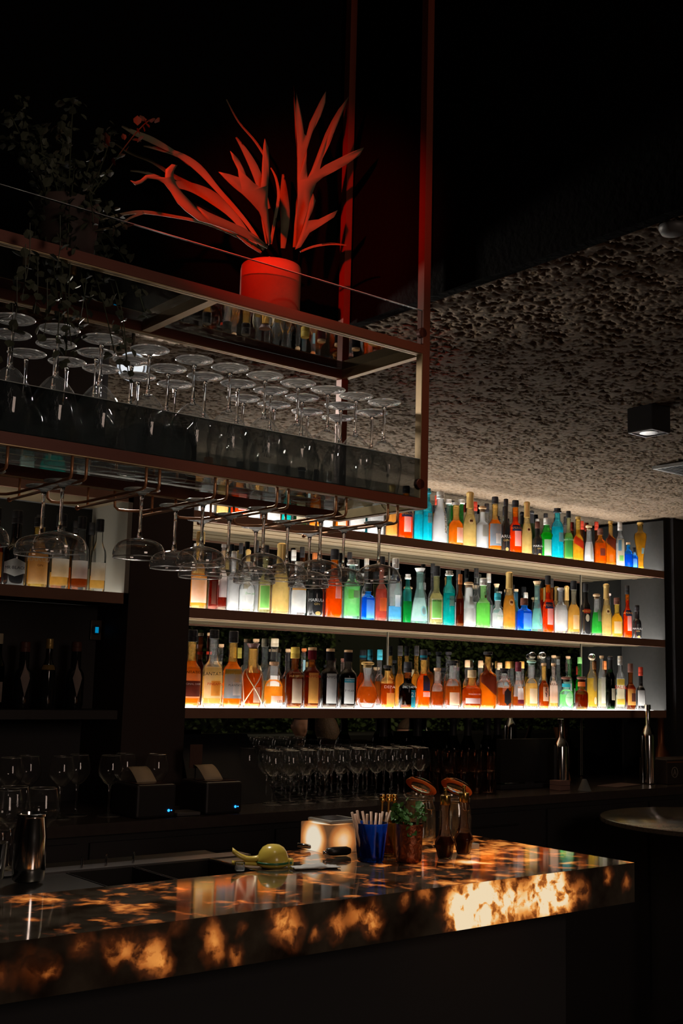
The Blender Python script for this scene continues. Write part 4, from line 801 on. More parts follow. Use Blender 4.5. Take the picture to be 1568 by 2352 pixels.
def ribbon(g, pts, Y0, dY):
    """pts: (px, py, width px) traced in the photo; placed in depth Y0..Y0+dY, with thickness and a slight fold"""
    P3 = []; n0 = len(pts)
    sm = []
    for i in range(n0-1):
        for q in range(4):
            t = q/4.0; a = pts[i]; b_ = pts[i+1]; pr = pts[max(0, i-1)]; nx = pts[min(n0-1, i+2)]
            def cr(k): return 0.5*((2*a[k])+(-pr[k]+b_[k])*t+(2*pr[k]-5*a[k]+4*b_[k]-nx[k])*t*t+(-pr[k]+3*a[k]-3*b_[k]+nx[k])*t**3)
            sm.append((cr(0), cr(1), max(1.5, cr(2)*.8)))
    sm.append(pts[-1]); n = len(sm); rings = []
    for i, (x, y, wd) in enumerate(sm):
        Y = (Y0+dY*i/(n-1))*K; a = sm[max(0, i-1)]; b_ = sm[min(n-1, i+1)]
        dx, dy = b_[0]-a[0], b_[1]-a[1]; L_ = math.hypot(dx, dy) or 1; nx, ny = -dy/L_, dx/L_
        hw = wd/2; fold = 0.004+0.10*hw*0.0009
        pl = onY(x-nx*hw, y-ny*hw, Y-fold); pc = onY(x, y, Y+fold); pr_ = onY(x+nx*hw, y+ny*hw, Y-fold*0.4)
        th = Vector((0, 0.0014, 0))
        rings.append([pl, pc, pr_, pr_+th, pc+th*1.6, pl+th])
    vs = [q for r in rings for q in r]; fs = []
    for i in range(n-1):
        for k in range(6): fs.append((i*6+k, i*6+(k+1) % 6, (i+1)*6+(k+1) % 6, (i+1)*6+k))
    fs.append((5, 4, 3, 2, 1, 0)); m = (n-1)*6; fs.append((m, m+1, m+2, m+3, m+4, m+5)); g.add(vs, fs)
FR = [
 [([(612, 580, 10), (570, 553, 20), (520, 525, 30), (470, 495, 42), (425, 455, 46), (400, 425, 30), (390, 400, 22), (396, 378, 10)], 1.95, -0.16), ([(425, 460, 30), (385, 425, 30), (355, 408, 22), (328, 402, 14), (312, 418, 9), (301, 414, 3)], 1.80, -0.04)],
 [([(620, 570, 8), (618, 530, 16), (605, 490, 34), (585, 450, 48), (555, 423, 40), (530, 408, 24), (504, 395, 3)], 1.95, -0.08), ([(572, 440, 30), (552, 400, 22), (540, 370, 16), (532, 348, 3)], 1.885, -0.03), ([(600, 480, 34), (608, 430, 34), (610, 380, 24), (608, 345, 16), (606, 322, 4)], 1.89, -0.02)],
 [([(682, 578, 14), (686, 530, 40), (693, 470, 36), (696, 400, 34), (698, 350, 42), (700, 320, 36), (688, 275, 22), (679, 235, 14), (675, 196, 3)], 1.97, 0.06), ([(702, 340, 30), (716, 290, 24), (732, 250, 18), (748, 210, 3)], 2.02, 0.01),
  ([(700, 500, 30), (712, 430, 28), (732, 370, 26), (750, 310, 20), (772, 262, 16), (800, 223, 3)], 1.99, 0.05), ([(712, 470, 24), (722, 430, 28), (745, 400, 26), (782, 375, 20), (812, 358, 14), (834, 340, 3)], 1.99, -0.03)],
 [([(690, 570, 12), (702, 530, 24), (712, 495, 26), (720, 465, 14), (722, 446, 4)], 1.96, -0.03), ([(700, 545, 22), (722, 518, 24), (750, 505, 16), (777, 487, 3)], 1.95, -0.04)],
 [([(606, 574, 8), (580, 530, 10), (545, 485, 12), (500, 435, 14), (455, 385, 22), (410, 355, 16), (365, 342, 10), (330, 335, 3)], 2.0, 0.05), ([(440, 378, 14), (400, 350, 12), (350, 322, 18), (310, 305, 14), (280, 290, 3)], 2.04, 0.0)],
 [([(600, 572, 10), (540, 540, 8), (470, 512, 8), (400, 497, 8), (330, 487, 10), (280, 492, 8), (230, 505, 3)], 1.98, -0.1), ([(330, 488, 8), (300, 500, 6), (265, 520, 8), (215, 530, 2)], 1.9, -0.02)],
 [([(590, 568, 10), (540, 500, 20), (490, 455, 34), (440, 430, 26), (390, 420, 16), (340, 398, 8), (300, 392, 3)], 2.06, 0.06), ([(450, 432, 18), (400, 405, 12), (350, 372, 8), (300, 352, 6), (265, 330, 2)], 2.1, 0.03)],
 [([(622, 560, 6), (632, 500, 8), (640, 450, 8), (634, 410, 6), (622, 385, 2)], 2.0, 0.01), ([(612, 560, 4), (600, 470, 6), (612, 380, 6), (590, 330, 6), (548, 280, 4), (520, 228, 2)], 2.08, 0.03)],
 [([(650, 570, 12), (655, 500, 26), (652, 440, 20), (650, 400, 4)], 2.1, 0.02), ([(615, 480, 16), (590, 400, 24), (565, 350, 16), (542, 315, 3)], 2.1, 0.02)],
 [([(690, 578, 5), (720, 566, 6), (760, 560, 6), (795, 563, 2)], 1.93, -0.06)],
 [([(600, 580, 6), (570, 560, 8), (545, 540, 3)], 1.95, -0.03)],
]
def leafblade(outline, Y0, ax, ay, bow):
    """fern blade from its outline (zoom coordinates), leaning in depth, with thickness"""
    pts = [(200+.5102*x, 160+.5102*y) for x, y in outline]; cx = sum(p[0] for p in pts)/len(pts); cyy = sum(p[1] for p in pts)/len(pts)
    bm = bmesh.new(); vs = []
    for x, y in pts: vs.append(bm.verts.new((x, y, 0)))
    f = bm.faces.new(vs); bm.normal_update(); bmesh.ops.triangulate(bm, faces=[f], ngon_method='EAR_CLIP')
    bmesh.ops.subdivide_edges(bm, edges=bm.edges[:], cuts=1, use_grid_fill=True); bmesh.ops.triangulate(bm, faces=bm.faces[:])
    for v in bm.verts:
        x, y = v.co.x, v.co.y; Y = (Y0+ax*(x-pts[0][0])/100+ay*(y-pts[0][1])/100+bow*math.sin((x*.6+y)/46))*K; q = onY(x, y, Y)-pot_c; v.co = q
    bmesh.ops.recalc_face_normals(bm, faces=bm.faces[:]); me = bpy.data.meshes.new('frond'); bm.to_mesh(me); bm.free(); me.materials.append(M_frond)
    for pl in me.polygons: pl.use_smooth = True
    o = bpy.data.objects.new('frond', me); COL.objects.link(o); o.parent = pot; sd = o.modifiers.new('t', 'SOLIDIFY'); sd.thickness = .0016
leafblade([(808,806),(740,770),(650,728),(560,697),(500,680),(440,635),(405,600),(375,550),(345,512),(320,495),(270,490),(240,512),(215,520),(193,498),(215,504),(240,495),(262,475),(300,470),(330,482),(350,488),(352,450),(380,425),(403,430),(388,455),(385,480),(400,520),(430,560),(470,600),(540,640),(620,675),(700,710),(760,750),(812,795)], 1.95, .045, .02, .006)
leafblade([(818,790),(800,700),(775,640),(740,600),(700,560),(660,525),(620,490),(593,460),(640,470),(685,485),(680,450),(655,400),(645,366),(680,400),(705,445),(715,475),(750,510),(782,530),(788,480),(790,420),(795,340),(800,310),(815,350),(821,430),(815,520),(812,600),(818,680),(830,780)], 1.93, .03, .03, .008)
leafblade([(925,800),(932,700),(943,600),(945,500),(945,400),(940,300),(933,180),(930,72),(950,150),(965,220),(975,290),(985,300),(1000,240),(1030,180),(1060,120),(1074,97),(1070,150),(1050,210),(1010,290),(990,360),(985,420),(990,490),(1010,450),(1040,370),(1070,290),(1100,230),(1130,180),(1178,120),(1150,190),(1120,260),(1090,340),(1060,400),(1045,450),(1070,430),(1120,405),(1180,375),(1245,350),(1225,385),(1170,425),(1110,460),(1060,485),(1030,510),(1010,560),(1000,600),(985,650),(975,700),(940,800)], 1.98, -.01, -.01, .010)
leafblade([(935,810),(965,730),(990,650),(1000,600),(1015,558),(1027,590),(1012,640),(992,680),(1040,675),(1090,650),(1127,633),(1110,665),(1050,705),(1000,735),(960,800)], 1.955, -.02, .0, .006)
FR = FR[4:]
for fr_ in FR:
    g = G()
    for pts, y0, dy in fr_: ribbon(g, pts, y0, dy)
    g.v = [(v[0]-pot_c.x, v[1]-pot_c.y, v[2]-pot_c.z) for v in g.v]
    g.build('frond', M_frond, pot, True)

# ------------------------------------------------------------------ trailing plant at the left end of the frame
tp_c = cg(0.86, 1.93, ZUP+T_+0.0045)
tp = thing('trailing_plant', 'dark trailing plant spilling over the left end of the hanging frame', 'plant', tp_c)
G().lathe([(0.045, 0), (0.055, 0.005), (0.062, 0.11), (0.058, 0.112), (0.055, 0.1)], 28).build('pot', pm('dark_pot', (0.12, 0.08, 0.07), 0.6), tp, True)
rnd = random.Random(11); gs = G(); gl = G()
def leaf(g, p, s, rnd_):
    a = Matrix.Rotation(rnd_.uniform(0, 6.28), 4, 'Z') @ Matrix.Rotation(rnd_.uniform(-1.2, 1.2), 4, 'X') @ Matrix.Rotation(rnd_.uniform(-1, 1), 4, 'Y')
    pts = [(0, 0, 0), (0.38, .32, .06), (0.42, .66, .04), (0, 1.0, -.08), (-.42, .66, .04), (-.38, .32, .06), (0, .5, -.04)]
    vs = [Vector(p)+(a @ Vector(q))*s for q in pts]; n = [(0, 1, 6), (1, 2, 6), (2, 3, 6), (3, 4, 6), (4, 5, 6), (5, 0, 6)]
    g.add(vs, n)
for k in range(34):
    a = rnd.uniform(0, 6.28); out = rnd.uniform(.02, .13); dn = rnd.uniform(-.32, -.02) if k % 2 else rnd.uniform(.03, .22)
    fy = min(0.0, math.sin(a)) if dn < 0 else math.sin(a)
    p0 = Vector((.03*math.cos(a), .03*math.sin(a), .10)); e = Vector((out*1.25*math.cos(a), -abs(out*math.sin(a))*0.8-.02 if dn < 0 else out*math.sin(a), .10+dn))
    mid = (p0+e)/2+Vector((math.cos(a)*.03, math.sin(a)*.02, .07)); pts = []
    for q in range(9): t = q/8; pts.append(p0*(1-t)**2+mid*2*t*(1-t)+e*t*t)
    gs.tube(pts, 0.0011, 5)
    for q in range(2, 9):
        for _ in range(3): leaf(gl, pts[q]+Vector((rnd.uniform(-.012, .012), rnd.uniform(-.012, .012), rnd.uniform(-.012, .012))), rnd.uniform(.012, .021), rnd)
gs.build('stems', pm('vine_stem', (0.05, 0.06, 0.03), 0.7), tp)
o = gl.build('foliage', pm('dull_green_leaf', (0.07, 0.08, 0.05), 0.6), tp); o['kind'] = 'stuff'
g = G(); rnd = random.Random(5)
for (px, py) in ((50, 690), (78, 720), (30, 760), (100, 770), (20, 830), (60, 640), (130, 620)):
    q = onY(px, py, 1.80*K); q = q-tp_c
    g.tube([q+Vector((0, 0, .10)), q+Vector((.004, 0, .04)), q], 0.0009, 4)
    for i in range(6): leaf(g, q+Vector((rnd.uniform(-.01, .01), rnd.uniform(-.008, .008), i*.018)), 0.02, rnd)
o = g.build('foliage', pm('dull_green_leaf', (0.07, 0.08, 0.05), 0.6), tp); o['kind'] = 'stuff'

# ------------------------------------------------------------------ bar counter of backlit onyx
BZ = H-0.42; BY = 1.775; BX1 = 2.352; BT = 0.092
def onyx():
    m, nt, out = nt_new('backlit_onyx'); N = nt.nodes.new; L = nt.links.new
    tc = N('ShaderNodeTexCoord'); geo = N('ShaderNodeNewGeometry')
    b = N('ShaderNodeBsdfPrincipled'); L(b.outputs[0], out.inputs[0])
    b.inputs['Roughness'].default_value = 0.06; b.inputs['Specular IOR Level'].default_value = 0.6
    n0 = N('ShaderNodeTexNoise'); n0.inputs['Scale'].default_value = 12; n0.inputs['Detail'].default_value = 6; L(tc.outputs['Object'], n0.inputs['Vector'])
    base = N('ShaderNodeValToRGB'); base.color_ramp.elements[0].position = .35; base.color_ramp.elements[0].color = (.022, .014, .009, 1); base.color_ramp.elements[1].position = .7; base.color_ramp.elements[1].color = (.10, .08, .058, 1)
    L(n0.outputs[0], base.inputs[0]); L(base.outputs[0], b.inputs['Base Color'])
    # warped position
    nw = N('ShaderNodeTexNoise'); nw.inputs['Scale'].default_value = 16; nw.inputs['Detail'].default_value = 4; L(tc.outputs['Object'], nw.inputs['Vector'])
    sub = N('ShaderNodeVectorMath'); sub.operation = 'SUBTRACT'; sub.inputs[1].default_value = (.5, .5, .5); L(nw.outputs['Color'], sub.inputs[0])
    scl = N('ShaderNodeVectorMath'); scl.operation = 'SCALE'; scl.inputs['Scale'].default_value = 0.06; L(sub.outputs[0], scl.inputs[0])
    wp = N('ShaderNodeVectorMath'); wp.operation = 'ADD'; L(tc.outputs['Object'], wp.inputs[0]); L(scl.outputs[0], wp.inputs[1])
    # lamps buried behind the front slab: px, py, radius m, strength
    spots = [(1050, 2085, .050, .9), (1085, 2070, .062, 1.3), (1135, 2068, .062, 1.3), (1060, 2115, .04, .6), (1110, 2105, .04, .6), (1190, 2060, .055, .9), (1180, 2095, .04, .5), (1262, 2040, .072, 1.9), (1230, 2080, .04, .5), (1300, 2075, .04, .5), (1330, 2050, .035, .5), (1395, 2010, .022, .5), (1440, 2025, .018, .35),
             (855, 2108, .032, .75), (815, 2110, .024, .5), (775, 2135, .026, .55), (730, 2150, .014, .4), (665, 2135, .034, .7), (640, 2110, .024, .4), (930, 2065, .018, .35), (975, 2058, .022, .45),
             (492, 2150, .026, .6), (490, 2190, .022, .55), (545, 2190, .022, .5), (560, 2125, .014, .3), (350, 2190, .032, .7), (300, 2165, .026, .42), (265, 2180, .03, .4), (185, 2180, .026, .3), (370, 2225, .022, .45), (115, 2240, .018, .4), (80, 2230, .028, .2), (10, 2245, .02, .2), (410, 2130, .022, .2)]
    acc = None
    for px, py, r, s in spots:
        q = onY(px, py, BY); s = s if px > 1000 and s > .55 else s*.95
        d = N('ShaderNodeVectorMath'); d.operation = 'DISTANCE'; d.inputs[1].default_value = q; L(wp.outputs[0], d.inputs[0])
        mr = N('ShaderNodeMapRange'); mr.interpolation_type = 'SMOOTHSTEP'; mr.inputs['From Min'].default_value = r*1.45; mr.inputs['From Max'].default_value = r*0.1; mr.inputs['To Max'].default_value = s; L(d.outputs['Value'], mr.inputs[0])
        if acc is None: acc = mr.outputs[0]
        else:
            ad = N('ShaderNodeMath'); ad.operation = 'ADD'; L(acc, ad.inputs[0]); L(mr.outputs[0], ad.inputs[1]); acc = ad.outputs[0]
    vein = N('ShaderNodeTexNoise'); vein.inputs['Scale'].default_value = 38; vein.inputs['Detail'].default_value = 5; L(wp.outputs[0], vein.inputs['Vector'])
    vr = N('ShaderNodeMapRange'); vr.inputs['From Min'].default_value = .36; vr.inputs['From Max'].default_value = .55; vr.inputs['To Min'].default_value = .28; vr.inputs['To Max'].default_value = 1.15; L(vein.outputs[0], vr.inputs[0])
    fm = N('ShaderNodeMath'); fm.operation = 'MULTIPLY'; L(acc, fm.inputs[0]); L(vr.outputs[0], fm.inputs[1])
    # top: light seeping through thin patches, more of it towards the end of the bar
    mp = N('ShaderNodeMapping'); mp.inputs['Scale'].default_value = (1.0, 1.0, 1.0); L(wp.outputs[0], mp.inputs[0])
    tn = N('ShaderNodeTexNoise'); tn.inputs['Scale'].default_value = 19; tn.inputs['Detail'].default_value = 3; L(mp.outputs[0], tn.inputs['Vector'])
    tl = N('ShaderNodeTexNoise'); tl.inputs['Scale'].default_value = 3.5; L(tc.outputs['Object'], tl.inputs['Vector'])
    sx = N('ShaderNodeSeparateXYZ'); L(tc.outputs['Object'], sx.inputs[0])
    gx = N('ShaderNodeMapRange'); gx.inputs['From Min'].default_value = .6; gx.inputs['From Max'].default_value = 2.0; gx.inputs['To Min'].default_value = -.07; gx.inputs['To Max'].default_value = .075; L(sx.outputs[0], gx.inputs[0])
    s1 = N('ShaderNodeMath'); s1.operation = 'ADD'; L(tn.outputs[0], s1.inputs[0]); L(gx.outputs[0], s1.inputs[1])
    s2 = N('ShaderNodeMath'); s2.operation = 'MULTIPLY_ADD'; s2.inputs[1].default_value = .45; L(tl.outputs[0], s2.inputs[0]); L(s1.outputs[0], s2.inputs[2])
    tm = N('ShaderNodeMapRange'); tm.inputs['From Min'].default_value = .765; tm.inputs['From Max'].default_value = .98; tm.inputs['To Max'].default_value = .8; L(s2.outputs[0], tm.inputs[0])
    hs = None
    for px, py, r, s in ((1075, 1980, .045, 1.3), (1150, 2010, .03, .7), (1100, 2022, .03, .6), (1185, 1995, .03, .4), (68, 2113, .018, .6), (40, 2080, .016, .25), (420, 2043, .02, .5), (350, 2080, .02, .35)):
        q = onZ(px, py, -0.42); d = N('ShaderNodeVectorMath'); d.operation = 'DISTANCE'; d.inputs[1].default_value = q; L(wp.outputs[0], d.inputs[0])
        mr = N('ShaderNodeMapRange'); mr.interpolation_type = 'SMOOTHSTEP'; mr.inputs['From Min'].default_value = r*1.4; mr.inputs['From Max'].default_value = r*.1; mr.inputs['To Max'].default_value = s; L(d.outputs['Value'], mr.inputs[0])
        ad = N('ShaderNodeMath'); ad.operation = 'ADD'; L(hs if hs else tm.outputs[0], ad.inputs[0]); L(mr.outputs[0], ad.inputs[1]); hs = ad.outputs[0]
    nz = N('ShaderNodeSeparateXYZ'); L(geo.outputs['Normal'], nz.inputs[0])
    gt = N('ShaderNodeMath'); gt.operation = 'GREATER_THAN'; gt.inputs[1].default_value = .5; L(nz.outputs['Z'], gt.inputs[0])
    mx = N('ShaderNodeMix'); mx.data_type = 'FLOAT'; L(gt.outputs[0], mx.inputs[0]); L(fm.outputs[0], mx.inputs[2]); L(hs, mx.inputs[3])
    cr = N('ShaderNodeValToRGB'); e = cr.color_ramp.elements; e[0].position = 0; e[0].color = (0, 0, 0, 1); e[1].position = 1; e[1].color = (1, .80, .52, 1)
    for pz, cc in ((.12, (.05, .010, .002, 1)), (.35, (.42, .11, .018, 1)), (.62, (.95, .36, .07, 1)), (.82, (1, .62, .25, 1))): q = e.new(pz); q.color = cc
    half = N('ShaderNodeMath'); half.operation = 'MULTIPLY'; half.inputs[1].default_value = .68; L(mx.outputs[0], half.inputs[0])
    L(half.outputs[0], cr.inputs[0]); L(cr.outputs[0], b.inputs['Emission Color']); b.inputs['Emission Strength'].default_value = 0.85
    return m
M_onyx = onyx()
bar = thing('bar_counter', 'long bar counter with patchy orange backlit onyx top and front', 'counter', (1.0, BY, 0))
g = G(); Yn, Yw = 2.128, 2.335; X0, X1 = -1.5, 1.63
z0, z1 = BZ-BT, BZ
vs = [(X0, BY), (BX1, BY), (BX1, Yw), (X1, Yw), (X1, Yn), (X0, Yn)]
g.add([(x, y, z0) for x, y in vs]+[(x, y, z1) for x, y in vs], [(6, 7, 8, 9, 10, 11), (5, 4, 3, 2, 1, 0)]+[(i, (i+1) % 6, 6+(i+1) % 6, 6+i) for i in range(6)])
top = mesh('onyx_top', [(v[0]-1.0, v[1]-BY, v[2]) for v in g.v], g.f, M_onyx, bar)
# the onyx pattern is laid out in world metres
for n_ in M_onyx.node_tree.nodes:
    if n_.type == 'TEX_COORD':
        gnode = M_onyx.node_tree.nodes.new('ShaderNodeNewGeometry')
        for l in [l for l in M_onyx.node_tree.links if l.from_node == n_]:
            M_onyx.node_tree.links.new(gnode.outputs['Position'], l.to_socket)
        break
P(G().box(-1.5, BY+0.13, 0.0, X1+.02, 2.115, z0-0.001).box(X1+.02, BY+0.13, 0.0, BX1-0.10, 2.30, z0-0.001), 'bar_body', M_blackm, bar)

# steel sink station behind the bar top
sink = thing('sink_station', 'steel sink station let in behind the onyx bar top', 'sink', (1.2, 2.25, BZ))
def sinkbox(x0, x1):
    g = G(); y0, y1 = 2.135, 2.345; d = 0.11
    g.box(x0, y0, BZ-d, x1, y1, BZ-d+.002); g.box(x0, y0, BZ-d, x0+.002, y1, BZ-.006); g.box(x1-.002, y0, BZ-d, x1, y1, BZ-.006)
    g.box(x0, y1-.002, BZ-d, x1, y1, BZ-.006); g.box(x0, y0, BZ-d, x1, y0+.002, BZ-.012); return g
P(sinkbox(1.14, 1.30), 'basin', M_steel, sink); P(sinkbox(1.305, 1.50), 'basin', M_steel, sink)
P(G().box(-0.5, 2.345, BZ-.03, 1.62, 2.40, BZ-.002), 'steel_rim', pm('dull_steel', (.16, .15, .15), .4, .8), sink)
P(G().box(-0.5, 2.13, BZ-.02, 1.135, 2.344, BZ-.006), 'drainer', M_steel, sink)
P(G().box(1.505, 2.13, BZ-.02, 1.625, 2.344, BZ-.006), 'cutting_board', pm('dark_wood_board', (.16, .10, .06), .5, noise=(30, .3)), sink)
P(G().box(1.498, 2.14, BZ-.006, 1.506, 2.344, BZ-.002), 'steel_divider', M_chrome, sink)
for i, (px, py) in enumerate(((172, 1985), (233, 1982), (300, 1978))):
    q = onZ(px, py, -0.42); P(G().lathe([(.003, 0), (.003, .02), (.002, .024)], 8, (q.x, 2.37, BZ-.002)), 'rim_screw', M_chrome, sink)
# small clear dish cap and ring in the sink corner
q = onZ(570, 1998, -0.42); t = thing('glass_stopper', 'small clear ribbed glass stopper by the sink corner', 'stopper', (q.x, 2.185, BZ-.006))
G().lathe([(.011, 0), (.012, .004), (.010, .012), (.012, .016), (.011, .018)], 14).build('glass_body', glassy(C['clear'], .3), t, True)

# ------------------------------------------------------------------ things on the bar
def onbar(px, py): q = onZ(px, py, -0.42); return Vector((q.x, q.y, BZ+0.0005))
# shaker
q = onbar(64, 2024); t = thing('cocktail_shaker', 'tall polished steel shaker tin at the left end of the bar', 'shaker', q)
autosmooth(G().lathe([(.028, 0), (.032, .004), (.0335, .03), (.0325, .09), (.028, .124), (.0285, .128), (.0305, .129), (.0305, .133), (.028, .134), (.0275, .131), (.026, .12)], 36).build('tin_body', M_chrome, t), .8)
# second tin edge, half out of view
q = onbar(8, 2016); t = thing('mixing_tin', 'steel mixing tin cut off by the picture edge beside the shaker', 'tin', (q.x-.03, q.y+.0, BZ+.0005))
autosmooth(G().lathe([(.026, 0), (.028, .003), (.033, .07), (.034, .072)], 32).build('tin_body', M_chrome, t), .8)
# lemon squeezer
q = onbar(640, 1992); SQ = Vector((q.x, 2.17, BZ-.005)); sq = thing('lemon_squeezer', 'yellow hand lemon squeezer with green rim lying behind the bar', 'squeezer', SQ, math.radians(148))
M_yel = pm('yellow_enamel', (.72, .55, .09), .25, coat=.4); M_grn = pm('green_enamel', (.03, .16, .07), .3)
g = G(); g.lathe([(.036, .014), (.0365, .018), (.0345, .026), (.031, .036), (.024, .046), (.014, .0515), (.002, .053)], 30)
autosmooth(g.build('upper_cup', M_yel, sq), .9)
G().lathe([(.036, .011), (.0385, .012), (.0385, .015), (.036, .016)], 30).build('green_rim', M_grn, sq, True)
G().lathe([(.012, .0), (.026, .002), (.036, .008), (.037, .011)], 30).build('lower_cup', M_yel, sq, True)
for nm, za, zb, w_ in (('upper_handle', .018, .034, .011), ('lower_handle', .006, .008, .013)):
    g = G(); n = 9; vs = []; fs = []
    for i in range(n):
        u = i/(n-1); x = .030+.062*u; z = za+(zb-za)*u-(.010*math.sin(u*3.1)*(1 if nm[0] == 'u' else 0)); hw = w_*(1-.25*math.sin(u*3.14)); th = .008 if nm[0] == 'u' else .006
        vs += [(x, -hw, z), (x, hw, z), (x, hw, z+th), (x, 0, z+th*1.4), (x, -hw, z+th)]
    for i in range(n-1):
        for k in range(5): fs.append((i*5+k, i*5+(k+1) % 5, (i+1)*5+(k+1) % 5, (i+1)*5+k))
    fs += [(4, 3, 2, 1, 0), tuple((n-1)*5+k for k in range(5))]
    mesh(nm, vs, fs, M_yel, sq, True)
g = G(); g.tube([(-.040, -.015, .014), (-.040, .015, .014)], .0065, 14); g.box(-.046, -.014, .002, -.034, -.006, .020); g.box(-.046, .006, .002, -.034, .014, .020)
g.build('hinge', M_yel, sq); G().tube([(-.040, -.017, .014), (-.040, .017, .014)], .003, 10).build('hinge_pin', M_grn, sq)
for k in range(6):
    a = k*1.05; mesh_ = G().lathe([(.0012, .0), (.0012, .0006)], 6, (.009*math.cos(a), .009*math.sin(a), .0515)).build('drain_hole', M_grn, sq)
# knife / peeler behind
a_ = onbar(655, 1945); b2 = onbar(700, 1958); kn = thing('bar_knife', 'steel bar knife lying between the squeezer and the glowing lamp', 'knife', (a_.x, 2.30, BZ-.001))
G().tube([(-.01, .03, .014), (.05, .0, .006)], [.006, .0055], 10).build('handle', M_chrome, kn, True)
g = G(); g.add([(.05, .004, .006), (.05, -.008, .006), (.11, -.045, .0015), (.115, -.037, .0015), (.05, .004, .007), (.05, -.008, .007), (.11, -.045, .0025), (.115, -.037, .0025)], [(3, 2, 1, 0), (4, 5, 6, 7), (0, 1, 5, 4), (1, 2, 6, 5), (2, 3, 7, 6), (3, 0, 4, 7)]); g.build('blade', M_chrome, kn)
# black muddler / scoop
q = onbar(797, 1968); t = thing('black_scoop', 'rounded black rubber scoop lying between the lamp and the blue tumbler', 'scoop', (q.x-.01, q.y+.02, BZ+.0115))
g = G().lathe([(.001, -.034), (.008, -.031), (.0105, -.015), (.0105, .02), (.007, .03), (.001, .033)], 18); g.xf(Matrix.Rotation(math.pi/2, 4, 'Y') @ Matrix.Rotation(.25, 4, 'X')); g.build('grip', pm('black_rubber', (.015, .014, .014), .35), t, True)
G().tube([(-.034, 0, -.001), (-.045, .004, -.001)], .004, 10).build('chrome_tip', M_chrome, t, True)
# white cloth strip
ta = onbar(735, 1992); cl = G()
vs = []; fs = []
for i in range(13):
    for j in range(7):
        x = -.055+.11*i/12; y = -.018+.036*j/6; vs.append((x, y, .002+.002*math.sin(i*.9+j)*math.sin(j*1.1)+(.006 if 2 < i < 9 else 0)*math.sin(j/6*3.14)))
for i in range(12):
    for j in range(6): a = i*7+j; fs.append((a, a+7, a+8, a+1))
o = mesh('bar_cloth', vs, fs, pm('grey_white_cloth', (.55, .56, .55), .9), None, True); o.location = (ta.x-.02, ta.y-.008, BZ+.001); o.rotation_euler = (0, 0, -.3)
sm_ = o.modifiers.new('thick', 'SOLIDIFY'); sm_.thickness = .0015; sm_.offset = 1
tag(o, 'folded pale grey bar cloth on the bar edge left of the blue tumbler', 'cloth')
# glowing onyx lamp block with tablet
lb = onbar(757, 1966); lx, ly = 1.775, 2.345
lampb = thing('onyx_lamp', 'square backlit onyx lamp block glowing white and orange on the bar', 'lamp', (lx+.045, ly-.04, BZ+.0005))
def lampmat():
    m, nt, out = nt_new('glowing_onyx_block'); N = nt.nodes.new; L = nt.links.new
    tc = N('ShaderNodeTexCoord'); nz = N('ShaderNodeTexNoise'); nz.inputs['Scale'].default_value = 22; nz.inputs['Detail'].default_value = 4; L(tc.outputs['Object'], nz.inputs[0])
    mw = N('ShaderNodeVectorMath'); mw.operation = 'MULTIPLY'; mw.inputs[1].default_value = (1, 1, 1); L(tc.outputs['Object'], mw.inputs[0])
    d = N('ShaderNodeVectorMath'); d.operation = 'DISTANCE'; d.inputs[1].default_value = (.002, -.003, .028); L(mw.outputs[0], d.inputs[0])
    mr = N('ShaderNodeMapRange'); mr.inputs['From Min'].default_value = .073; mr.inputs['From Max'].default_value = .051; L(d.outputs['Value'], mr.inputs[0])
    ml = N('ShaderNodeMath'); ml.operation = 'MULTIPLY_ADD'; ml.inputs[1].default_value = .3; L(nz.outputs[0], ml.inputs[0]); L(mr.outputs[0], ml.inputs[2])
    cr = N('ShaderNodeValToRGB'); e = cr.color_ramp.elements; e[0].position = .15; e[0].color = (.16, .07, .03, 1); e[1].position = 1.0; e[1].color = (1, .88, .68, 1)
    for pz, cc in ((.5, (.60, .20, .05, 1)), (.75, (1, .50, .17, 1))): q = e.new(pz); q.color = cc
    L(ml.outputs[0], cr.inputs[0]); em = N('ShaderNodeEmission'); L(cr.outputs[0], em.inputs[0]); em.inputs[1].default_value = .75; L(em.outputs[0], out.inputs[0]); return m
M_lampb = lampmat()
bevel(G().box(-.045, -.06, 0, .06, .05, .066).build('onyx_block', M_lampb, lampb), .002)
tb = thing('card_reader', 'white card reader with black screen on top of the glowing lamp block', 'card reader', (lx+.055, ly-.04, BZ+.068))
g = G().box(-.042, -.055, 0, .055, .04, .009); bevel(g.build('housing', pm('white_plastic', (.5, .48, .44), .4), tb), .003)
G().box(-.034, -.047, .0092, .040, .033, .0100).build('screen', pm('black_screen', (.015, .015, .018), .15), tb)
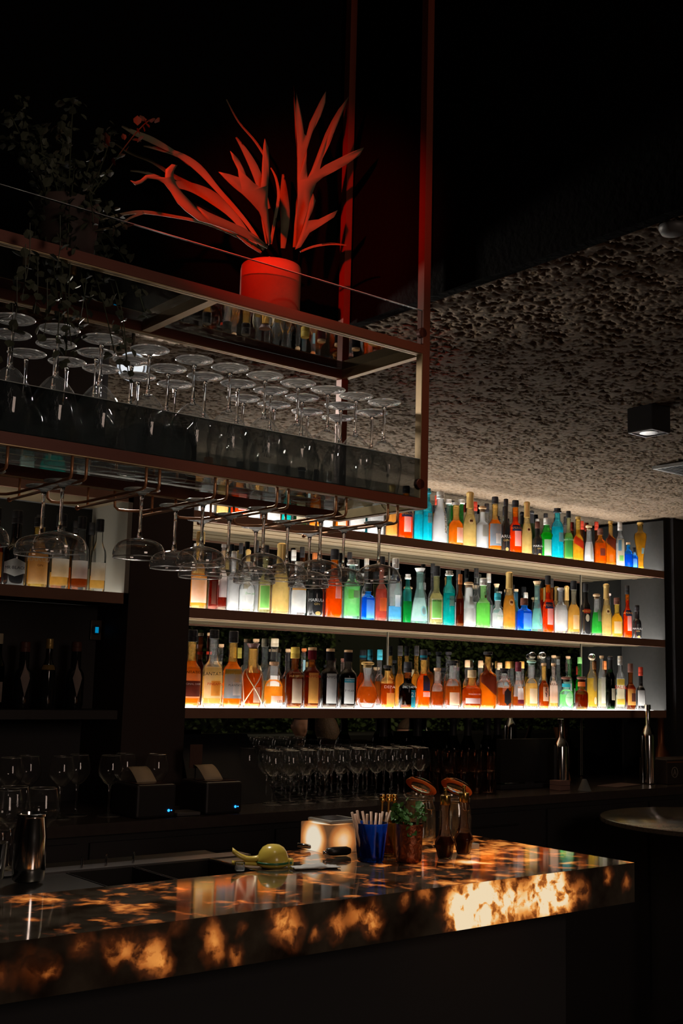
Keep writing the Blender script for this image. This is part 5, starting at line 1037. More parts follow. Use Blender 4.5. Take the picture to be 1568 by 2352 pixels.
# tumblers
def tumbler(name, label, q, r0, r1, h, mat, inner=True, cat='tumbler'):
    t = thing(name, label, cat, q)
    pr = [(r0*.9, 0), (r0, .003)]
    for i in range(1, 9): pr.append((r0+(r1-r0)*i/8, .003+(h-.003)*i/8))
    pr += [(r1-.002, h), (r0-.002, .010)]
    autosmooth(G().lathe(pr, 34).build('cup', mat, t), .9); return t
M_blueg = glassy((.03, .24, .85), .75, 'cobalt_hammered_glass')
q = onbar(850, 1978); q = Vector((q.x, q.y, BZ+.0005))
bt = tumbler('blue_tumbler', 'cobalt blue hammered glass tumbler full of straws', q, .031, .0405, .088, M_blueg)
nb = G().lathe([(.028, .006), (.036, .078)], 24); 
M_straw = glassy((.90, .66, .52), .35, 'clear_straw_glass')
rnd = random.Random(3)
for k, (px, py) in enumerate([(808, 1866), (820, 1862), (832, 1863), (843, 1870), (852, 1864), (864, 1867), (879, 1864), (889, 1866), (898, 1862), (815, 1870), (873, 1868)]):
    e = onY(px, py, q.y-.01+.02*rnd.random()); f = Vector((q.x+(e.x-q.x)*.35, q.y+rnd.uniform(-.014, .014), BZ+.012))
    o = G().tube([(0, 0, 0), tuple(e-f)], .0031, 8).build('paper_straw', pm('pale_straw', (.72, .50, .38), .3), None, True); o.location = f
    tag(o, 'pale straw in the cobalt blue tumbler, %s' % ['leaning far left, longest', 'leaning slightly left', 'upright one left of the middle', 'short upright one in the middle', 'upright one right of the middle', 'leaning slightly right in front', 'leaning right, long', 'leaning right behind', 'leaning farthest right', 'leaning left in front', 'short one leaning right'][k], 'straw', 'straws in the blue tumbler')
q = onbar(905, 1972); tumbler('amber_tumbler', 'brown gold ribbed tumbler between the blue and copper cups', Vector((q.x+.012, q.y+.03, BZ+.0005)), .026, .031, .082, glassy((.55, .30, .08), .3, 'amber_ribbed_glass'))
q = onbar(938, 1980); cq = Vector((q.x, q.y, BZ+.0005))
ct = tumbler('copper_cup', 'hammered dark copper cup holding sprigs of mint', cq, .030, .0335, .088, pm('hammered_copper', (.30, .10, .05), .3, .9, bump=(90, .9)))
g = G(); gl = G(); rnd = random.Random(8)
for k in range(16):
    a = rnd.uniform(0, 6.28); e = Vector((.034*math.cos(a), .024*math.sin(a), rnd.uniform(.085, .128))); f = Vector((.012*math.cos(a), .012*math.sin(a), .02))
    g.tube([f, (f+e)/2+Vector((0, 0, .01)), e], .0012, 5)
    for i in range(7): leaf(gl, e+Vector((rnd.uniform(-.012, .012), rnd.uniform(-.01, .01), rnd.uniform(-.02, .012))), rnd.uniform(.010, .019), rnd)
mt = thing('mint_sprigs', 'bunch of green mint sprigs standing in the copper cup', 'herbs', cq)
g.build('stems', pm('mint_stem', (.06, .14, .03), .6), mt); o = gl.build('leaves', pm('mint_leaf', (.05, .16, .03), .55), mt); o['kind'] = 'stuff'
# clip top jars
def jar(label, px, py, r, h):
    q = onbar(px, py); t = thing('clip_top_jar', label, 'jar', (q.x, q.y, BZ+.0005))
    Mj = thinglass('jar_glass', (.93, .94, .90), .85, .07, .03, .03, 2.4)
    autosmooth(G().lathe([(r*.8, 0), (r*.94, .004), (r, .02), (r*1.0, h*.55), (r*.96, h*.72), (r*.84, h*.82), (r*.84, h*.84), (r*.92, h*.86), (r*.92, h*.93), (r*.86, h*.94), (r*.86, h*.99), (r*.83, h), (r*.80, h*.97), (r*.8, h*.84), (r*.92, h*.7), (r*.96, .02), (r*.5, .006)], 36, caps=False).build('glass_body', Mj, t), .9)
    lid = thing('lid', None, None, (r*.86*math.sin(1.4), r*.86*math.cos(1.4), h*.985)); lid.parent = t; lid.rotation_euler = (math.radians(-33), 0, -1.4)
    L0 = G().lathe([(r*.60, -.006), (r*.62, 0), (r*.90, .001), (r*.90, .006), (r*.80, .009), (r*.5, .0125), (.004, .0135)], 34, (0, -r*.86*-1*-1, 0))
    o = autosmooth(L0.build('lid_glass', realglass('jar_lid_glass', 0.02, (.95, .93, .88)), lid), .8)
    G().lathe([(r*.63, -.0025), (r*.98, -.0025), (r*1.0, -.0010), (r*.98, .0005), (r*.63, .0005), (r*.63, -.0025)], 36, (0, -r*.86, 0), caps=False).box(-r*.12, -r*1.98, -.002, r*.12, -r*1.78, 0).build('rubber_seal', pm('orange_rubber', (.85, .20, .04), .55), lid, True)
    wr = G(); Mw = pm('wire_steel', (.6, .58, .52), .25, 1)
    wr.tube([(r*.9*math.cos(a), r*.9*math.sin(a), h*.895) for a in [i*math.pi/12 for i in range(25)]], .0011, 6)
    wr.tube([(-r*.30, -r*.90, h*.90), (-r*.42, -r*1.10, h*.74), (-r*.30, -r*1.14, h*.72), (0, -r*1.16, h*.715), (r*.15, -r*1.14, h*.72), (r*.12, -r*.96, h*.90)], .0011, 6)
    wr.tube([(-r*.12, -r*.96, h*.90), (-r*.20, -r*1.12, h*.74), (-r*.05, -r*1.12, h*.70), (0.0, -r*1.05, h*.62)], .0011, 6)
    wr.build('wire_clip', Mw, t, True)
    G().tube([(-.009, -r*.86, .011), (-.009, -r*.86, .018), (.009, -r*.86, .018), (.009, -r*.86, .011)], .0012, 6).build('lid_catch', Mw, lid, True)
    return t
jar('open clip top glass jar with orange seal behind the copper cup', 962, 1938, .0430, .128)
jar('open clip top glass jar with orange seal behind the two bitters bottles', 1044, 1938, .0435, .126)
# bitters bottles
for k, (px, py, lbl) in enumerate(((1021, 1972, 'bitters bottle with gold atomiser beside the copper cup'), (1064, 1962, 'bitters bottle with gold atomiser nearest the bar end'))):
    q = onbar(px, py); t = thing('bitters_bottle', lbl, 'bottle', (q.x, q.y, BZ+.0005), .4)
    autosmooth(G().lathe([(.013, 0, 6), (.015, .002, 6), (.0225, .034, 6), (.0225, .040, 5), (.016, .056, 3), (.0105, .075), (.0095, .105), (.0125, .125), (.013, .128)], 28).build('glass_body', glassy((.92, .70, .60), .10, 'bitters_glass'), t), .8)
    G().lathe([(.012, .003, 6), (.0205, .033, 6), (.0205, .038, 5), (.0145, .052, 3)], 24).build('liquid', pm('dark_bitters', (.05, .012, .006), .2), t)
    g = G().lathe([(.0125, .126), (.0130, .127), (.0130, .146), (.0125, .148), (.004, .149), (.0035, .160), (.0045, .161), (.0045, .166), (.001, .167)], 18); g.tube([(0, 0, .163), (-.008, -.003, .1625)], .0013, 6)
    autosmooth(g.build('atomiser', pm('gold_metal', (.85, .55, .15), .22, 1), t), .7)
# brass jiggers standing upside down behind the tumblers
for k, (px, dx) in enumerate(((893, 0), (908, .0), (921, 0))):
    q = onbar(px, 1945); t = thing('brass_muddler', 'slim brass bar tool standing upright, %s of three left of the jars' % ['nearest the blue tumbler', 'middle one', 'nearest the jar'][k], 'bar tool', (q.x, q.y+.03, BZ+.0005), 0, 'brass bar tools by the jars')
    autosmooth(G().lathe([(.006, 0), (.004, .01), (.003, .09), (.0035, .108), (.0075, .110), (.0080, .118), (.0060, .121), (.0075, .123), (.0070, .128), (.001, .129)], 16).build('shaft', pm('gold_metal', (.85, .55, .15), .22, 1), t), .7)
# small white tag on the bar
q = onbar(1087, 1950); o = bevel(G().box(-.008, -.012, 0, .010, .010, .014).build('sugar_packet', pm('white_paper', (.75, .68, .55), .7), None), .002); o.location = (q.x, q.y, BZ+.0005); tag(o, 'small white folded packet beside the right jar', 'packet')

# ------------------------------------------------------------------ back counter and what stands on it
CZ = H-0.455; CY = 3.265
bc = thing('back_counter', 'long dark back counter under the mirror', 'counter', (2.0, CY, 0))
P(G().box(-1.0, CY, CZ-.035, 5.085, YM+.02, CZ), 'worktop', M_counter, bc)
P(G().box(-1.0, CY+.03, 0.0, 5.085, YM+.02, CZ-.036), 'cabinet_body', M_black, bc)
for x in (0.6, 1.3, 2.0, 2.7, 3.4, 4.1, 4.8):
    d = P(G().box(x-.33, CY+.018, .12, x+.33, CY+.029, CZ-.06), 'door', M_black, bc); P(G().tube([(x-.18, CY+.008, CZ-.11), (x+.18, CY+.008, CZ-.11)], .004, 8), 'handle', pm('dim_metal', (.1, .1, .1), .4, .8), d)
def onct(px, py): q = onZ(px, py, CZ-H); return Vector((q.x, q.y, CZ+.0005))
def wbox(name, label, cat, x0, y0, x1, y1, h, mat, part='housing', base=None, bev=.004):
    t = thing(name, label, cat, ((x0+x1)/2, (y0+y1)/2, CZ+.0005)); hx, hy = (x1-x0)/2, (y1-y0)/2
    bevel(G().box(-hx, -hy, 0, hx, hy, h).build(part, mat, t), bev); return t
# receipt printers
for k, (xa, ya, lx_, ly_, xr_) in enumerate(((300, 1878, 375, 1866, 'on the left, before the column'), (455, 1868, 530, 1855, 'in front of the till screen'))):
    q = onY(xa+48, 1862-10*k, 3.33); t = thing('receipt_printer', 'black receipt printer with blue light '+xr_, 'printer', (q.x, 3.385, CZ+.0005))
    s = .072
    bevel(G().box(-s, -.085, 0, s, .085, .105).build('housing', pm('printer_black', (.028, .024, .024), .45), t), .008)
    G().box(-s+.012, -.07, .1055, s-.012, .02, .1075).build('cover', pm('printer_cover', (.06, .03, .028), .25), t)
    vs = []; fs = []
    for i in range(7):
        u = i/6; z = .108+.045*math.sin(u*1.45); y = -.02+.075*u
        vs += [(-.038, y, z), (.034, y, z)]
        if i: n = 2*i; fs.append((n-2, n-1, n+1, n))
    o = mesh('receipt_paper', vs, fs, pm('receipt_paper', (.62, .50, .34), .8), t, True)
    o.modifiers.new('t', 'SOLIDIFY').thickness = .0006
    lq = G().lathe([(.0045, 0), (.0040, .0015)], 12); lq.xf(Matrix.Translation((.045, -.086, .022)) @ Matrix.Rotation(math.pi/2, 4, 'X')); lq.build('blue_light', emis('blue_led', (.02, .30, 1.0), 2.5), t)
    lq = G().lathe([(.0022, 0), (.0020, .0015)], 10); lq.xf(Matrix.Translation((.055, -.086, .022)) @ Matrix.Rotation(math.pi/2, 4, 'X')); lq.build('blue_light', emis('blue_led', (.02, .30, 1.0), 2.5), t)
# till screen seen from behind
q = onct(560, 1835); till = thing('till_screen', 'large black till screen leaning back beside the stemware', 'till', (onY(520, 1800, 3.62).x, 3.63, CZ+.0005))
g = G(); g.add([(-.20, -.10, 0), (.17, -.10, 0), (.13, .06, .24), (-.17, .06, .24), (-.20, -.06, 0), (.17, -.06, 0), (.13, .09, .24), (-.17, .09, .24)], [(0, 1, 2, 3), (5, 4, 7, 6), (1, 5, 6, 2), (4, 0, 3, 7), (3, 2, 6, 7), (4, 5, 1, 0)])
g.build('screen_housing', pm('till_black', (.012, .014, .018), .3), till)
G().box(-.17, -.03, 0, .15, .06, .02).build('stand', pm('till_black', (.012, .014, .018), .3), till)
t = thing('table_card', 'small brown printed card standing behind the till printer', 'card', (onY(448, 1780, 3.45).x, 3.45, CZ+.0005)); G().box(-.025, -.001, .14, .025, .001, .22).build('card', pm('brown_card', (.10, .05, .035), .8), t); G().tube([(0, 0, 0), (0, 0, .14)], .002, 6).lathe([(.02, 0), (.02, .003)], 16).build('stand', M_black, t)
t = wbox('notepad', 'flat grey notepad between the two receipt printers', 'notepad', onY(432, 1874, 3.33).x-.06, 3.30, onY(432, 1874, 3.33).x+.03, 3.38, .012, pm('notepad_grey', (.10, .09, .09), .7), 'pages')
# stemware on the counter
SG = stem_profile_glass('wine_glass', '', 'glass', wine_bowl(0.034, 0.085, 0.165, 0.027), 0.085, 0.032, 'wine glasses standing on the back counter', seg=20)
xs0 = onY(625, 1835, 3.46).x; first = True; n = 0
for ch in SG.children: ch.data.transform(Matrix.Scale(1.16, 4))
for j in range(4):
    for i in range(10):
        g = SG if first else copy_tree(SG); first = False
        g.location = (xs0+.081*i+(.04 if j % 2 else 0), 3.46+.084*j, CZ+.0005); jr = random.Random(i*9+j); g.location.x += jr.uniform(-.005, .005); g.location.y += jr.uniform(-.006, .006); g.rotation_euler = (0, 0, i)
        g['label'] = 'wine glass standing on the back counter, %s, %s from the till screen' % (['front row', 'second row', 'third row', 'row by the mirror'][j], ORD[i])
TG = thing('tumbler_glass', '', 'glass', (0, 0, 0), 0, 'stacked dark tumblers on the back counter')
autosmooth(G().lathe([(.026, 0), (.030, .003), (.034, .085), (.0325, .085), (.029, .008)], 22).build('cup', thinglass('dark_tumbler_glass', (.75, .60, .52), .8, .10, .03), TG), .9)
xt = xs0+.081*10+.06; first = True
for j in range(3):
    for i in range(4):
        for l_ in range(2):
            g = TG if first else copy_tree(TG); first = False
            g.location = (xt+.078*i+.01*j, 3.44+.082*j, CZ+.0005+.0865*l_)
            g['label'] = 'dark tumbler, %s, %s stack from the stemware, %s' % (['front row', 'second row', 'mirror row'][j], ORD[i], ['lower', 'upper'][l_])
# wine bottles on the counter
for (px, ptop, w_, lab, col, dsc) in ((880, 1668, 26, None, 'dgreen', 'dark wine bottle reflected beside the stacked tumblers'), (958, 1650, 24, 'brn', 'dgreen', 'black wine bottle with dim label near the hanging seam'), (1040, 1650, 26, 'pnk', 'dgreen', 'dark wine bottle with pinkish label behind the right jar'), (1066, 1665, 28, 'pnk', 'dgreen', 'dark wine bottle with low pink label right of the jar lid'), (1118, 1660, 22, 'pnk', 'dgreen', 'dark wine bottle with tall rose label, left of a pair'), (1142, 1660, 22, 'pnk', 'dgreen', 'dark wine bottle with tall rose label, right of a pair')):
    q = onY(px, 1720, 3.62); t = thing('wine_bottle', dsc, 'bottle', (q.x, 3.62 if px != 1066 else 3.60, CZ+.0005), 0, 'wine bottles on the back counter')
    build_bottle(t, 'wine', .034, .30, col, 'black', .7, 'bl', 'foil', [(.12, .46, 42, lab)] if lab else [], [])
# big dark box, monitor back
x0 = onY(1150, 1740, 3.5).x; x1 = onY(1283, 1740, 3.5).x
t = wbox('monitor', 'large black monitor seen from behind right of the wine bottles', 'monitor', x0, 3.50, x1, 3.53, .02, M_blackm, 'foot')
G().box(-(x1-x0)/2, -.012, .03, (x1-x0)/2, .012, .215).build('screen_back', pm('monitor_black', (.012, .012, .014), .5), t); G().box(-.03, -.01, .018, .03, .01, .035).build('neck', M_blackm, t)
def siphon(px, ytop, ybot, Y, lbl):
    q = onY(px, ybot, Y); tp_ = onY(px, ytop, Y); hh = tp_.z-CZ; t = thing('steel_bottle', lbl, 'bottle', (q.x, Y, CZ+.0005))
    autosmooth(G().lathe([(.030, 0), (.034, .004), (.034, hh*.60), (.031, hh*.65), (.018, hh*.71), (.0125, hh*.75), (.0125, hh*.94), (.015, hh*.945), (.015, hh), (.012, hh+.001)], 30).build('body', M_chrome, t), .7)
    return t
siphon(1288, 1652, 1800, 3.42, 'polished steel bottle beside the black monitor')
siphon(1489, 1619, 1800, 3.42, 'tall polished steel bottle in front of the shelf end')
# wooden paddle leaning
q = onY(1322, 1800, 3.66); t = thing('serving_paddle', 'round ended wooden serving paddle leaning against the mirror', 'board', (q.x, 3.70, CZ+.0005))
g = G(); pts = []
for i in range(14): a = math.pi*(-.5+i/13*1.0); pts.append((.042*math.cos(a)-.042*0, .16+.05*math.sin(a)))
ol = [(-.012, 0), (.012, 0)]+[(.040*math.cos(a), .13+.06*math.sin(a)) for a in [-1.2+i*.28 for i in range(9)]]+[(.012, .21), (.012, .25), (-.012, .25), (-.012, .21)]+[(-.040*math.cos(a), .13+.06*math.sin(a)) for a in [1.04-i*.28 for i in range(9)]]
n = len(ol); g.add([(x, z*.32-.0, z) for x, z in ol]+[(x, z*.32+.010, z) for x, z in ol], [tuple(range(n)), tuple(reversed(range(n, 2*n)))]+[(i, i+n, (i+1) % n+n, (i+1) % n) for i in range(n)])
g.build('blade', pm('warm_wood', (.30, .13, .05), .55, noise=(20, .3)), t)
for k in range(2):
    q = onY(1298, 1806, 3.37); o = bevel(G().box(-.035, -.03, 0, .032, .03, .020).build('small_book', pm('dusty_pink_cover', (.30, .17, .15), .8), None), .001); o.location = (q.x, 3.40, CZ+.0005+.0213*k); tag(o, 'small dusty pink book on the back counter, %s of two' % ['lower', 'upper'][k], 'book', 'stacked books by the steel bottle')
q = onY(1342, 1825, 3.32); t = thing('paper_cone', 'small grey cone standing at the counter edge', 'cone', (q.x, 3.32, CZ+.0005)); G().lathe([(.030, 0), (.029, .002), (.010, .048), (.008, .05)], 24).build('shell', pm('grey_card', (.16, .18, .19), .8), t, True)
# menus lying flat
q = onY(1390, 1806, 3.42); t = thing('paper_menu', 'thin paper menus lying on the counter near the steel bottle', 'menu', (q.x+.1, 3.42, CZ+.0005), .2); bevel(G().box(-.12, -.05, 0, .12, .05, .004).build('sheet', pm('menu_paper', (.16, .10, .09), .8), t), .001)
# crate with emblem labels at far right
x0 = onY(1512, 1760, 3.40).x
t = thing('beer_crate', 'dark box printed with pale round emblems at the counter end', 'box', (x0+.17, 3.42, CZ+.0005)); bevel(G().box(-.16, -.06, 0, .22, .10, .115).build('carton', pm('dark_carton', (.05, .035, .03), .6), t), .003)
for sx_ in (-.10, .02, .14):
    g = G(); ring = [(.024*math.cos(a), .024*math.sin(a)) for a in [i*.2618 for i in range(25)]]
    g.tube([(sx_+u, -.0615, .055+v) for u, v in ring], .0018, 5); g.tube([(sx_-.010, -.0615, .042), (sx_, -.0615, .070), (sx_+.010, -.0615, .042)], .0016, 5); g.tube([(sx_-.006, -.0615, .052), (sx_+.006, -.0615, .052)], .0014, 5)
    g.build('emblem', pm('pale_print', (.35, .32, .28), .7), t)
G().box(-.16, -.0612, .100, .22, -.0602, .106).build('band', pm('rust_print', (.22, .09, .04), .6), t)
t = thing('copper_decanter', 'dim copper decanter with long neck behind the emblem box', 'decanter', (onY(1533, 1700, 3.52).x, 3.56, CZ+.0005)); autosmooth(G().lathe([(.03, 0), (.06, .01), (.062, .06), (.045, .12), (.018, .17), (.016, .30), (.018, .302)], 30).build('body', pm('dim_copper', (.20, .07, .03), .4, .8), t), .8)
# glassware left, dim, before the niche
xg = onY(190, 1870, 3.42).x
for i in range(9):
    g = copy_tree(SG); g.location = (xg-.42+.085*i, 3.42+.06*(i % 2), CZ+.0005); g['group'] = 'dim glasses at the left of the back counter'
    g['label'] = 'dim wine glass on the left of the back counter, %s from the printer' % ORD[8-i]
for i in range(3):
    q = onY(30+42*i, 1865, 2.52); g = copy_tree(SG); g.location = (q.x, 2.56+.06*(i % 2), BZ-.04); g['group'] = 'glasses behind the shaker'
    g['label'] = 'wine glass standing behind the shaker tin, %s' % ['nearest the picture edge', 'middle of three', 'nearest the sink'][i]
t = thing('under_bar_shelf', 'low dark shelf on the staff side behind the sink', 'shelf', (.9, 2.57, 0)); P(G().box(.2, 2.48, BZ-.06, 1.7, 2.68, BZ-.0405), 'board', M_black, t)
P(G().box(.25, 2.5, 0, .28, 2.66, BZ-.061).box(1.62, 2.5, 0, 1.65, 2.66, BZ-.061), 'leg', M_black, t)
# thermostats with blue displays on the dark niche panel
for k, (px, lbl) in enumerate(((222, 'wall thermostat with blue display farther from the column'), (252, 'wall thermostat with blue display nearer the column'))):
    q = onY(px, 1447, 3.765); t = thing('thermostat', lbl, 'thermostat', (q.x, 3.775, q.z), 0, 'thermostats in the dark niche')
    bevel(G().box(-.021, -.006, -.036, .021, .004, .036).build('faceplate', pm('dull_bronze_plate', (.12, .08, .06), .4, .4), t), .002)
    g = G().lathe([(.018, 0), (.018, .004), (.016, .005)], 24); g.xf(Matrix.Translation((0, -.006, 0)) @ Matrix.Rotation(math.pi/2, 4, 'X')); g.build('dial', M_black, t)
    G().box(-.0065, -.0125, -.0105, .0065, -.0115, .0105).build('display', emis('blue_display', (.0, .22, .45), .9), t)

# ------------------------------------------------------------------ ceiling fittings
q = onZ(303, 842, 0.80); t = thing('ceiling_spotlight', 'round bright white ceiling spotlight seen between the upturned glasses', 'lamp', q)
R_ = (Vector((0, 0, H))-q).to_track_quat('Z', 'Y').to_matrix().to_4x4()
def rot(g): return g.xf(R_)
rot(G().lathe([(.022, -.04), (.037, -.035), (.040, 0), (.0385, .001)], 32)).build('housing', pm('grey_metal', (.35, .35, .35), .4, .6), t, True)
rot(G().lathe([(.0295, .0015), (.029, .003)], 32)).build('lens', emis('spot_lens', (.92, .97, 1.0), .85), t)
rot(G().lathe([(.0345, .0012), (.0385, .0012), (.0385, .004), (.0345, .004), (.0345, .0012)], 32, caps=False)).build('ring', emis('spot_ring', (.85, .92, 1.0), .6), t)
G().tube([(0, 0, .03), (0, 0, CEIL-q.z-.002)], .005, 8).build('stem', M_black, t)
zb = 0.893-0.085; c0 = onZ(1490, 994, zb)
t = thing('ceiling_downlight', 'square black surface mounted downlight on the rough ceiling', 'lamp', (c0.x, c0.y, CEIL)); bevel(G().box(-.048, -.048, -.085, .048, .048, .0).build('housing', pm('black_metal', (.02, .02, .022), .4), t), .002)
g = G().box(-.046, -.046, -.0875, .046, -.042, -.0855).box(-.046, .042, -.0875, .046, .046, -.0855).box(-.046, -.042, -.0875, -.042, .042, -.0855).box(.042, -.042, -.0875, .046, .042, -.0855); g.build('lit_edge_rim', pm('lit_edge_grey', (.35, .36, .36), .3, .6), t)  # pale rim colour stands in for light on the bottom edges
G().lathe([(.030, -.0865), (.030, -.0856)], 24).build('lens', pm('dark_lens', (.05, .05, .05), .1), t)
c0 = onZ(1497, 1070, .885); t = thing('air_vent', 'metal ceiling air vent with fine slats at the right picture edge', 'vent', (c0.x+.22, c0.y-.22, CEIL-.022))
g = G().box(-.22, -.22, 0, .22, -.205, .012).box(-.22, .205, 0, .22, .22, .012).box(-.22, -.205, 0, -.205, .205, .012).box(.205, -.205, 0, .22, .205, .012); g.build('frame', pm('vent_metal', (.32, .33, .32), .4, .6), t)
g = G()
for i in range(22): y = -.2+.4*i/21; g.box(-.205, y-.003, .002, .205, y+.003, .010)
g.build('slats', pm('vent_slat', (.25, .26, .26), .4, .6), t); G().box(-.205, -.205, .0125, .205, .205, .014).build('backing', M_blackm, t)
q = onZ(1545, 540, .87); t = thing('smoke_detector', 'round smoke detector dim on the dark high ceiling', 'detector', (q.x, q.y, CEIL-.004)); G().lathe([(.01, -.018), (.022, -.016), (.027, -.006), (.027, 0)], 28).build('housing', pm('detector_grey', (.10, .10, .10), .5), t, True)

# ------------------------------------------------------------------ guest area (seen in the mirror and at the right edge)
tab = thing('round_table', 'round dark speckled stone table at the right picture edge', 'table', (4.0, 2.6, 0)); ZTB = H-.5
autosmooth(G().lathe([(.455, ZTB-.022), (.465, ZTB-.018), (.465, ZTB-.003), (.46, ZTB)], 72).build('tabletop', pm('speckled_stone', (.10, .085, .065), .18, noise=(120, .8)), tab), .6)
G().lathe([(.22, 0), (.22, .012), (.03, .03), (.025, ZTB-.03), (.10, ZTB-.023)], 28).build('pedestal', M_black, tab, True)
hd = thing('hedge', 'clipped green hedge along the far side of the room', 'hedge', (8.0, -1.7, 0)); rnd = random.Random(21); g = G()
for k in range(9000):
    x = rnd.uniform(-2.9, 3.6); z = rnd.uniform(.75, 2.05)
    if -0.55 < x < .4 and z > 1.45: continue
    leaf(g, (x, rnd.uniform(0, .12), z), rnd.uniform(.035, .07), rnd)
o = g.build('foliage', pm('hedge_leaf', (.13, .19, .06), .6), hd); o['kind'] = 'stuff'
G().box(-3.0, -.2, 0, 3.7, -.01, 2.1).build('planter_wall', pm('planter_dark', (.03, .035, .025), .9), hd)
bq = thing('banquette', 'long dark padded banquette in front of the hedge', 'bench', (8.0, -1.2, 0)); bevel(G().box(-3.6, -.1, .0, 3.6, .45, .45).build('seat', pm('dark_leather', (.04, .035, .035), .5), bq), .03); bevel(G().box(-3.6, -.22, .45, 3.6, -.08, .98).build('backrest', pm('dark_leather', (.04, .035, .035), .5), bq), .03)

def person(label, base, rz, hair_c, cloth_c, lean=0.0, armL=None, armR=None, hold=False, turn=0.0):
    """seated figure; origin at the seat on the floor plane, facing +Y before rotation"""
    t = thing('person', label, 'person', base, rz); t['category'] = 'person'
    hip = Vector((0, 0, .50)); ch = Vector((0, .02+lean, .82)); nk = Vector((0, .03+lean, .985)); hd = Vector((0, .05+lean, 1.06))
    armL = armL or [(-.20, 0+lean, .93), (-.26, .10+lean, .70), (-.20, .36+lean, .72)]
    armR = armR or [(.20, 0+lean, .93), (.26, .10+lean, .70), (.20, .36+lean, .72)]
    def skin(name, verts, edges, radii, mat, par):
        me = bpy.data.meshes.new(name); me.from_pydata([tuple(v) for v in verts], edges, []); me.update()
        o = bpy.data.objects.new(name, me); COL.objects.link(o)
        o.modifiers.new('skin', 'SKIN'); sv = me.skin_vertices[0].data
        for i, r in enumerate(radii): sv[i].radius = (r if isinstance(r, tuple) else (r, r))
        sv[0].use_root = True; ss = o.modifiers.new('sub', 'SUBSURF'); ss.levels = ss.render_levels = 2
        dg = bpy.context.evaluated_depsgraph_get(); m2 = bpy.data.meshes.new_from_object(o.evaluated_get(dg)); m2.materials.clear(); m2.materials.append(mat)
        bpy.data.objects.remove(o); return m2
    sk = pm('skin_tone', (.62, .33, .22), .5)
    def hand(w_, d_):
        """palm, four bent fingers and a thumb as chains from the wrist"""
        w_ = Vector(w_); d_ = Vector(d_).normalized(); up = Vector((0, 0, 1)); side = d_.cross(up).normalized(); V = []; E_ = []; Rr = []
        return w_, d_, side
    V = [hip, (0, .0, .62), ch, (0, .02+lean, .93), nk, hd]; E_ = [(0, 1), (1, 2), (2, 3), (3, 4), (4, 5)]; Rr = [(.13, .10), (.125, .10), (.15, .10), (.10, .075), (.052, .055), (.062, .07)]
    for s, arm in ((-1, armL), (1, armR)):
        i0 = len(V); V += [Vector(a) for a in arm]; Rr += [.058, .042, .026]; E_ += [(3, i0), (i0, i0+1), (i0+1, i0+2)]
        w0 = Vector(arm[2]); d_ = (w0-Vector(arm[1])).normalized(); side = d_.cross(Vector((0, 0, 1))).normalized(); pal = w0+d_*.055
        V.append(pal); Rr.append((.034, .018)); E_.append((i0+2, i0+3)); ip = i0+3
        for k, (o_, ln) in enumerate(((-.028, .062), (-.010, .074), (.010, .070), (.028, .056))):
            b0 = len(V); V += [pal+side*o_+d_*.034, pal+side*o_+d_*(.034+ln*.5)+Vector((0, 0, -.008)), pal+side*o_+d_*(.034+ln*.8)+Vector((0, 0, -.026))]; Rr += [.0092, .0085, .0075]; E_ += [(ip, b0), (b0, b0+1), (b0+1, b0+2)]
        b0 = len(V); V += [w0+d_*.03-side*s*.034, w0+d_*.062-side*s*.050]; Rr += [.011, .009]; E_ += [(ip, b0), (b0, b0+1)]
        l0 = len(V); V += [(s*.10, .05, .47), (s*.12, .42, .47), (s*.12, .44, .08), (s*.12, .56, .04)]; Rr += [.085, .062, .045, .035]; E_ += [(0, l0), (l0, l0+1), (l0+1, l0+2), (l0+2, l0+3)]
    me = skin('body', V, E_, Rr, sk, t)
    # head: shaped ellipsoid with brow, nose, mouth, chin, ears joined in the same mesh
    bm = bmesh.new(); bm.from_mesh(me); base_n = len(bm.verts)
    res = bmesh.ops.create_uvsphere(bm, u_segments=36, v_segments=26, radius=1.0); hv = res['verts']
    hc = hd+Vector((0, .015, .095)); Rt = Matrix.Rotation(turn, 3, 'Z')
    for v in hv:
        x, y, z = v.co; a = Vector((x*.076, y*.094, z*.115))
        if z < 0: a.x *= 1-.28*(-z)**1.4; a.y *= 1-.10*(-z)
        if y > 0:
            a.y += .020*math.exp(-((x/.16)**2+((z+.12)/.20)**2)) - .006*math.exp(-(((abs(x)-.36)/.15)**2+((z-.10)/.12)**2)) + .005*math.exp(-((x/.5)**2+((z-.26)/.08)**2))
            a.y += .007*math.exp(-((x/.28)**2+((z+.47)/.07)**2)) - .004*math.exp(-((x/.3)**2+((z+.54)/.03)**2)) + .008*math.exp(-((x/.3)**2+((z+.80)/.14)**2))
        e = math.exp(-((y+.02)/.17)**2-((z+.02)/.24)**2)
        if abs(x) > .86: a.x += math.copysign(.016*e, x)
        v.co = hc+Rt @ a
    bm.to_mesh(me); bm.free()
    body = bpy.data.objects.new('body', me); COL.objects.link(body); body.parent = t
    rm = body.modifiers.new('fuse', 'REMESH'); rm.mode = 'VOXEL'; rm.voxel_size = .0065; rm.use_smooth_shade = True
    # clothing as its own child, ending at neck and wrists
    V2 = [hip, (0, .0, .62), ch, (0, .02+lean, .93), (0, .025+lean, .965)]; E2 = [(0, 1), (1, 2), (2, 3), (3, 4)]; R2 = [(.15, .12), (.145, .12), (.17, .12), (.125, .095), (.068, .070)]
    for s, arm in ((-1, armL), (1, armR)):
        i0 = len(V2); V2 += [Vector(arm[0]), Vector(arm[1]), Vector(arm[2])+(Vector(arm[1])-Vector(arm[2])).normalized()*.03]; R2 += [.074, .056, .038]; E2 += [(3, i0), (i0, i0+1), (i0+1, i0+2)]
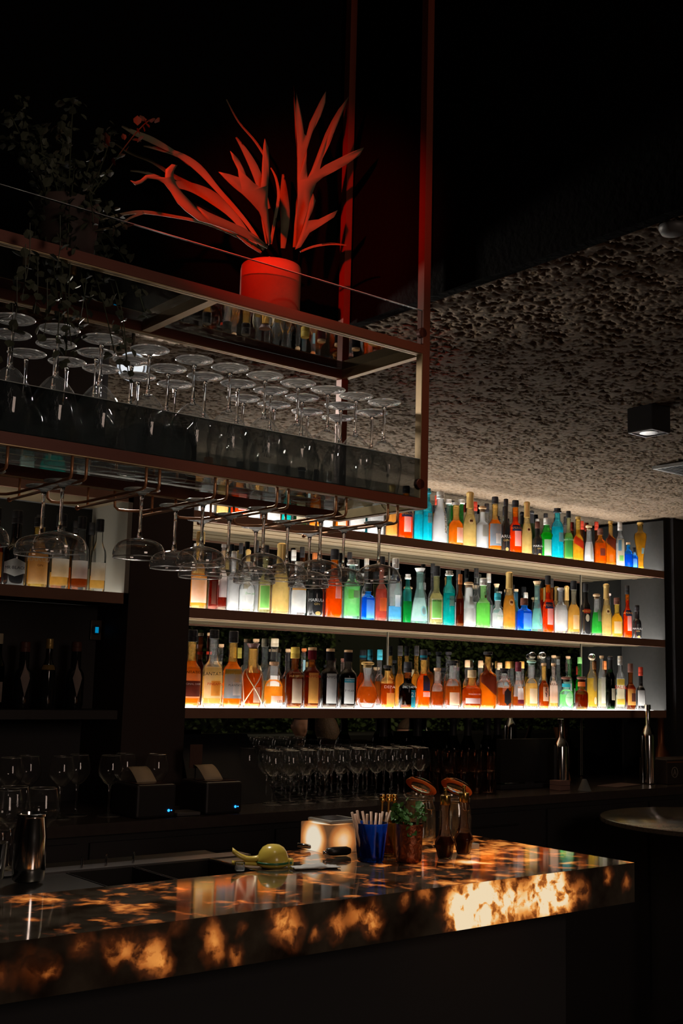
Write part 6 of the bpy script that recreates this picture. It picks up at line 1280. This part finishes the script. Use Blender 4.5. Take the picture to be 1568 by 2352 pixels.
    m2 = skin('jacket', V2, E2, R2, pm('cloth_%s' % label[:10], cloth_c, .85, noise=(18, .3)), t); o = bpy.data.objects.new('jacket', m2); COL.objects.link(o); o.parent = t
    for pl in m2.polygons: pl.use_smooth = True
    V3 = [hip]; E3 = []; R3 = [(.15, .12)]
    for s in (-1, 1): l0 = len(V3); V3 += [(s*.10, .05, .47), (s*.12, .42, .47), (s*.12, .44, .12)]; R3 += [.10, .078, .06]; E3 += [(0, l0), (l0, l0+1), (l0+1, l0+2)]
    m3 = skin('trousers', V3, E3, R3, pm('dark_trousers', (.02, .02, .025), .9), t); o = bpy.data.objects.new('trousers', m3); COL.objects.link(o); o.parent = t
    # hair
    bm = bmesh.new(); res = bmesh.ops.create_uvsphere(bm, u_segments=40, v_segments=28, radius=1.0); rr = random.Random(len(label))
    dele = []
    for v in bm.verts:
        x, y, z = v.co
        if z < (.42 if y > .25 else (-.30 if y < -.1 else .10)): dele.append(v); continue
        k = 1+.05*mnoise.noise(Vector((x*9, y*9, z*5))); a = Vector((x*.082*k, y*.101*k-.002, z*.126*k)); v.co = hc+Rt @ a
    bmesh.ops.delete(bm, geom=dele, context='VERTS'); mh = bpy.data.meshes.new('hair'); bm.to_mesh(mh); bm.free(); mh.materials.append(pm('hair_%s' % label[:12], hair_c, .7, bump=(140, .9)))
    for pl in mh.polygons: pl.use_smooth = True
    o = bpy.data.objects.new('hair', mh); COL.objects.link(o); o.parent = t; sd = o.modifiers.new('t', 'SOLIDIFY'); sd.thickness = .008
    return t
def chair(loc, rz, lbl):
    t = thing('bar_chair', lbl, 'chair', loc, rz); mt_ = pm('dark_chair_fabric', (.035, .03, .03), .8)
    bevel(G().box(-.22, -.2, .40, .22, .24, .44).build('seat', mt_, t), .012); bevel(G().box(-.21, -.24, .46, .21, -.205, .70).build('backrest', mt_, t), .012)
    for sx_ in (-.19, .19):
        for sy2 in (-.17, .2): G().tube([(sx_, sy2, .40), (sx_*1.1, sy2*1.1, 0)], .012, 8).build('leg', M_black, t, True)
def virt(px, py, dep): d = ray(px, py)*dep; return Vector((d[0], 2*YM-d[1], d[2]+H))
pa = virt(757, 1690, 7.0); pb = virt(955, 1692, 7.9); pc = virt(690, 1668, 8.2)
pA = (pa.x, pa.y, pa.z-1.165); 
person('person with short fair hair and dark jacket, back to the mirror', (pa.x, pa.y, pa.z-1.155), math.radians(190), (.085, .05, .028), (.03, .045, .075), armR=[(.20, 0, .93), (.36, .10, .74), (.40, .30, .80)])
person('person with tousled fair hair holding a hand to the mouth', (pb.x, pb.y, pb.z-1.155), math.radians(100), (.11, .07, .035), (.02, .02, .022), armL=[(-.20, 0, .93), (-.20, .24, .74), (-.06, .20, .98)])
person('person seated farther back facing the bar, chin resting on a hand', (pc.x, pc.y, pc.z-1.155), math.radians(25), (.10, .06, .04), (.03, .025, .025), armL=[(-.20, 0, .93), (-.20, .24, .74), (-.05, .20, .96)])
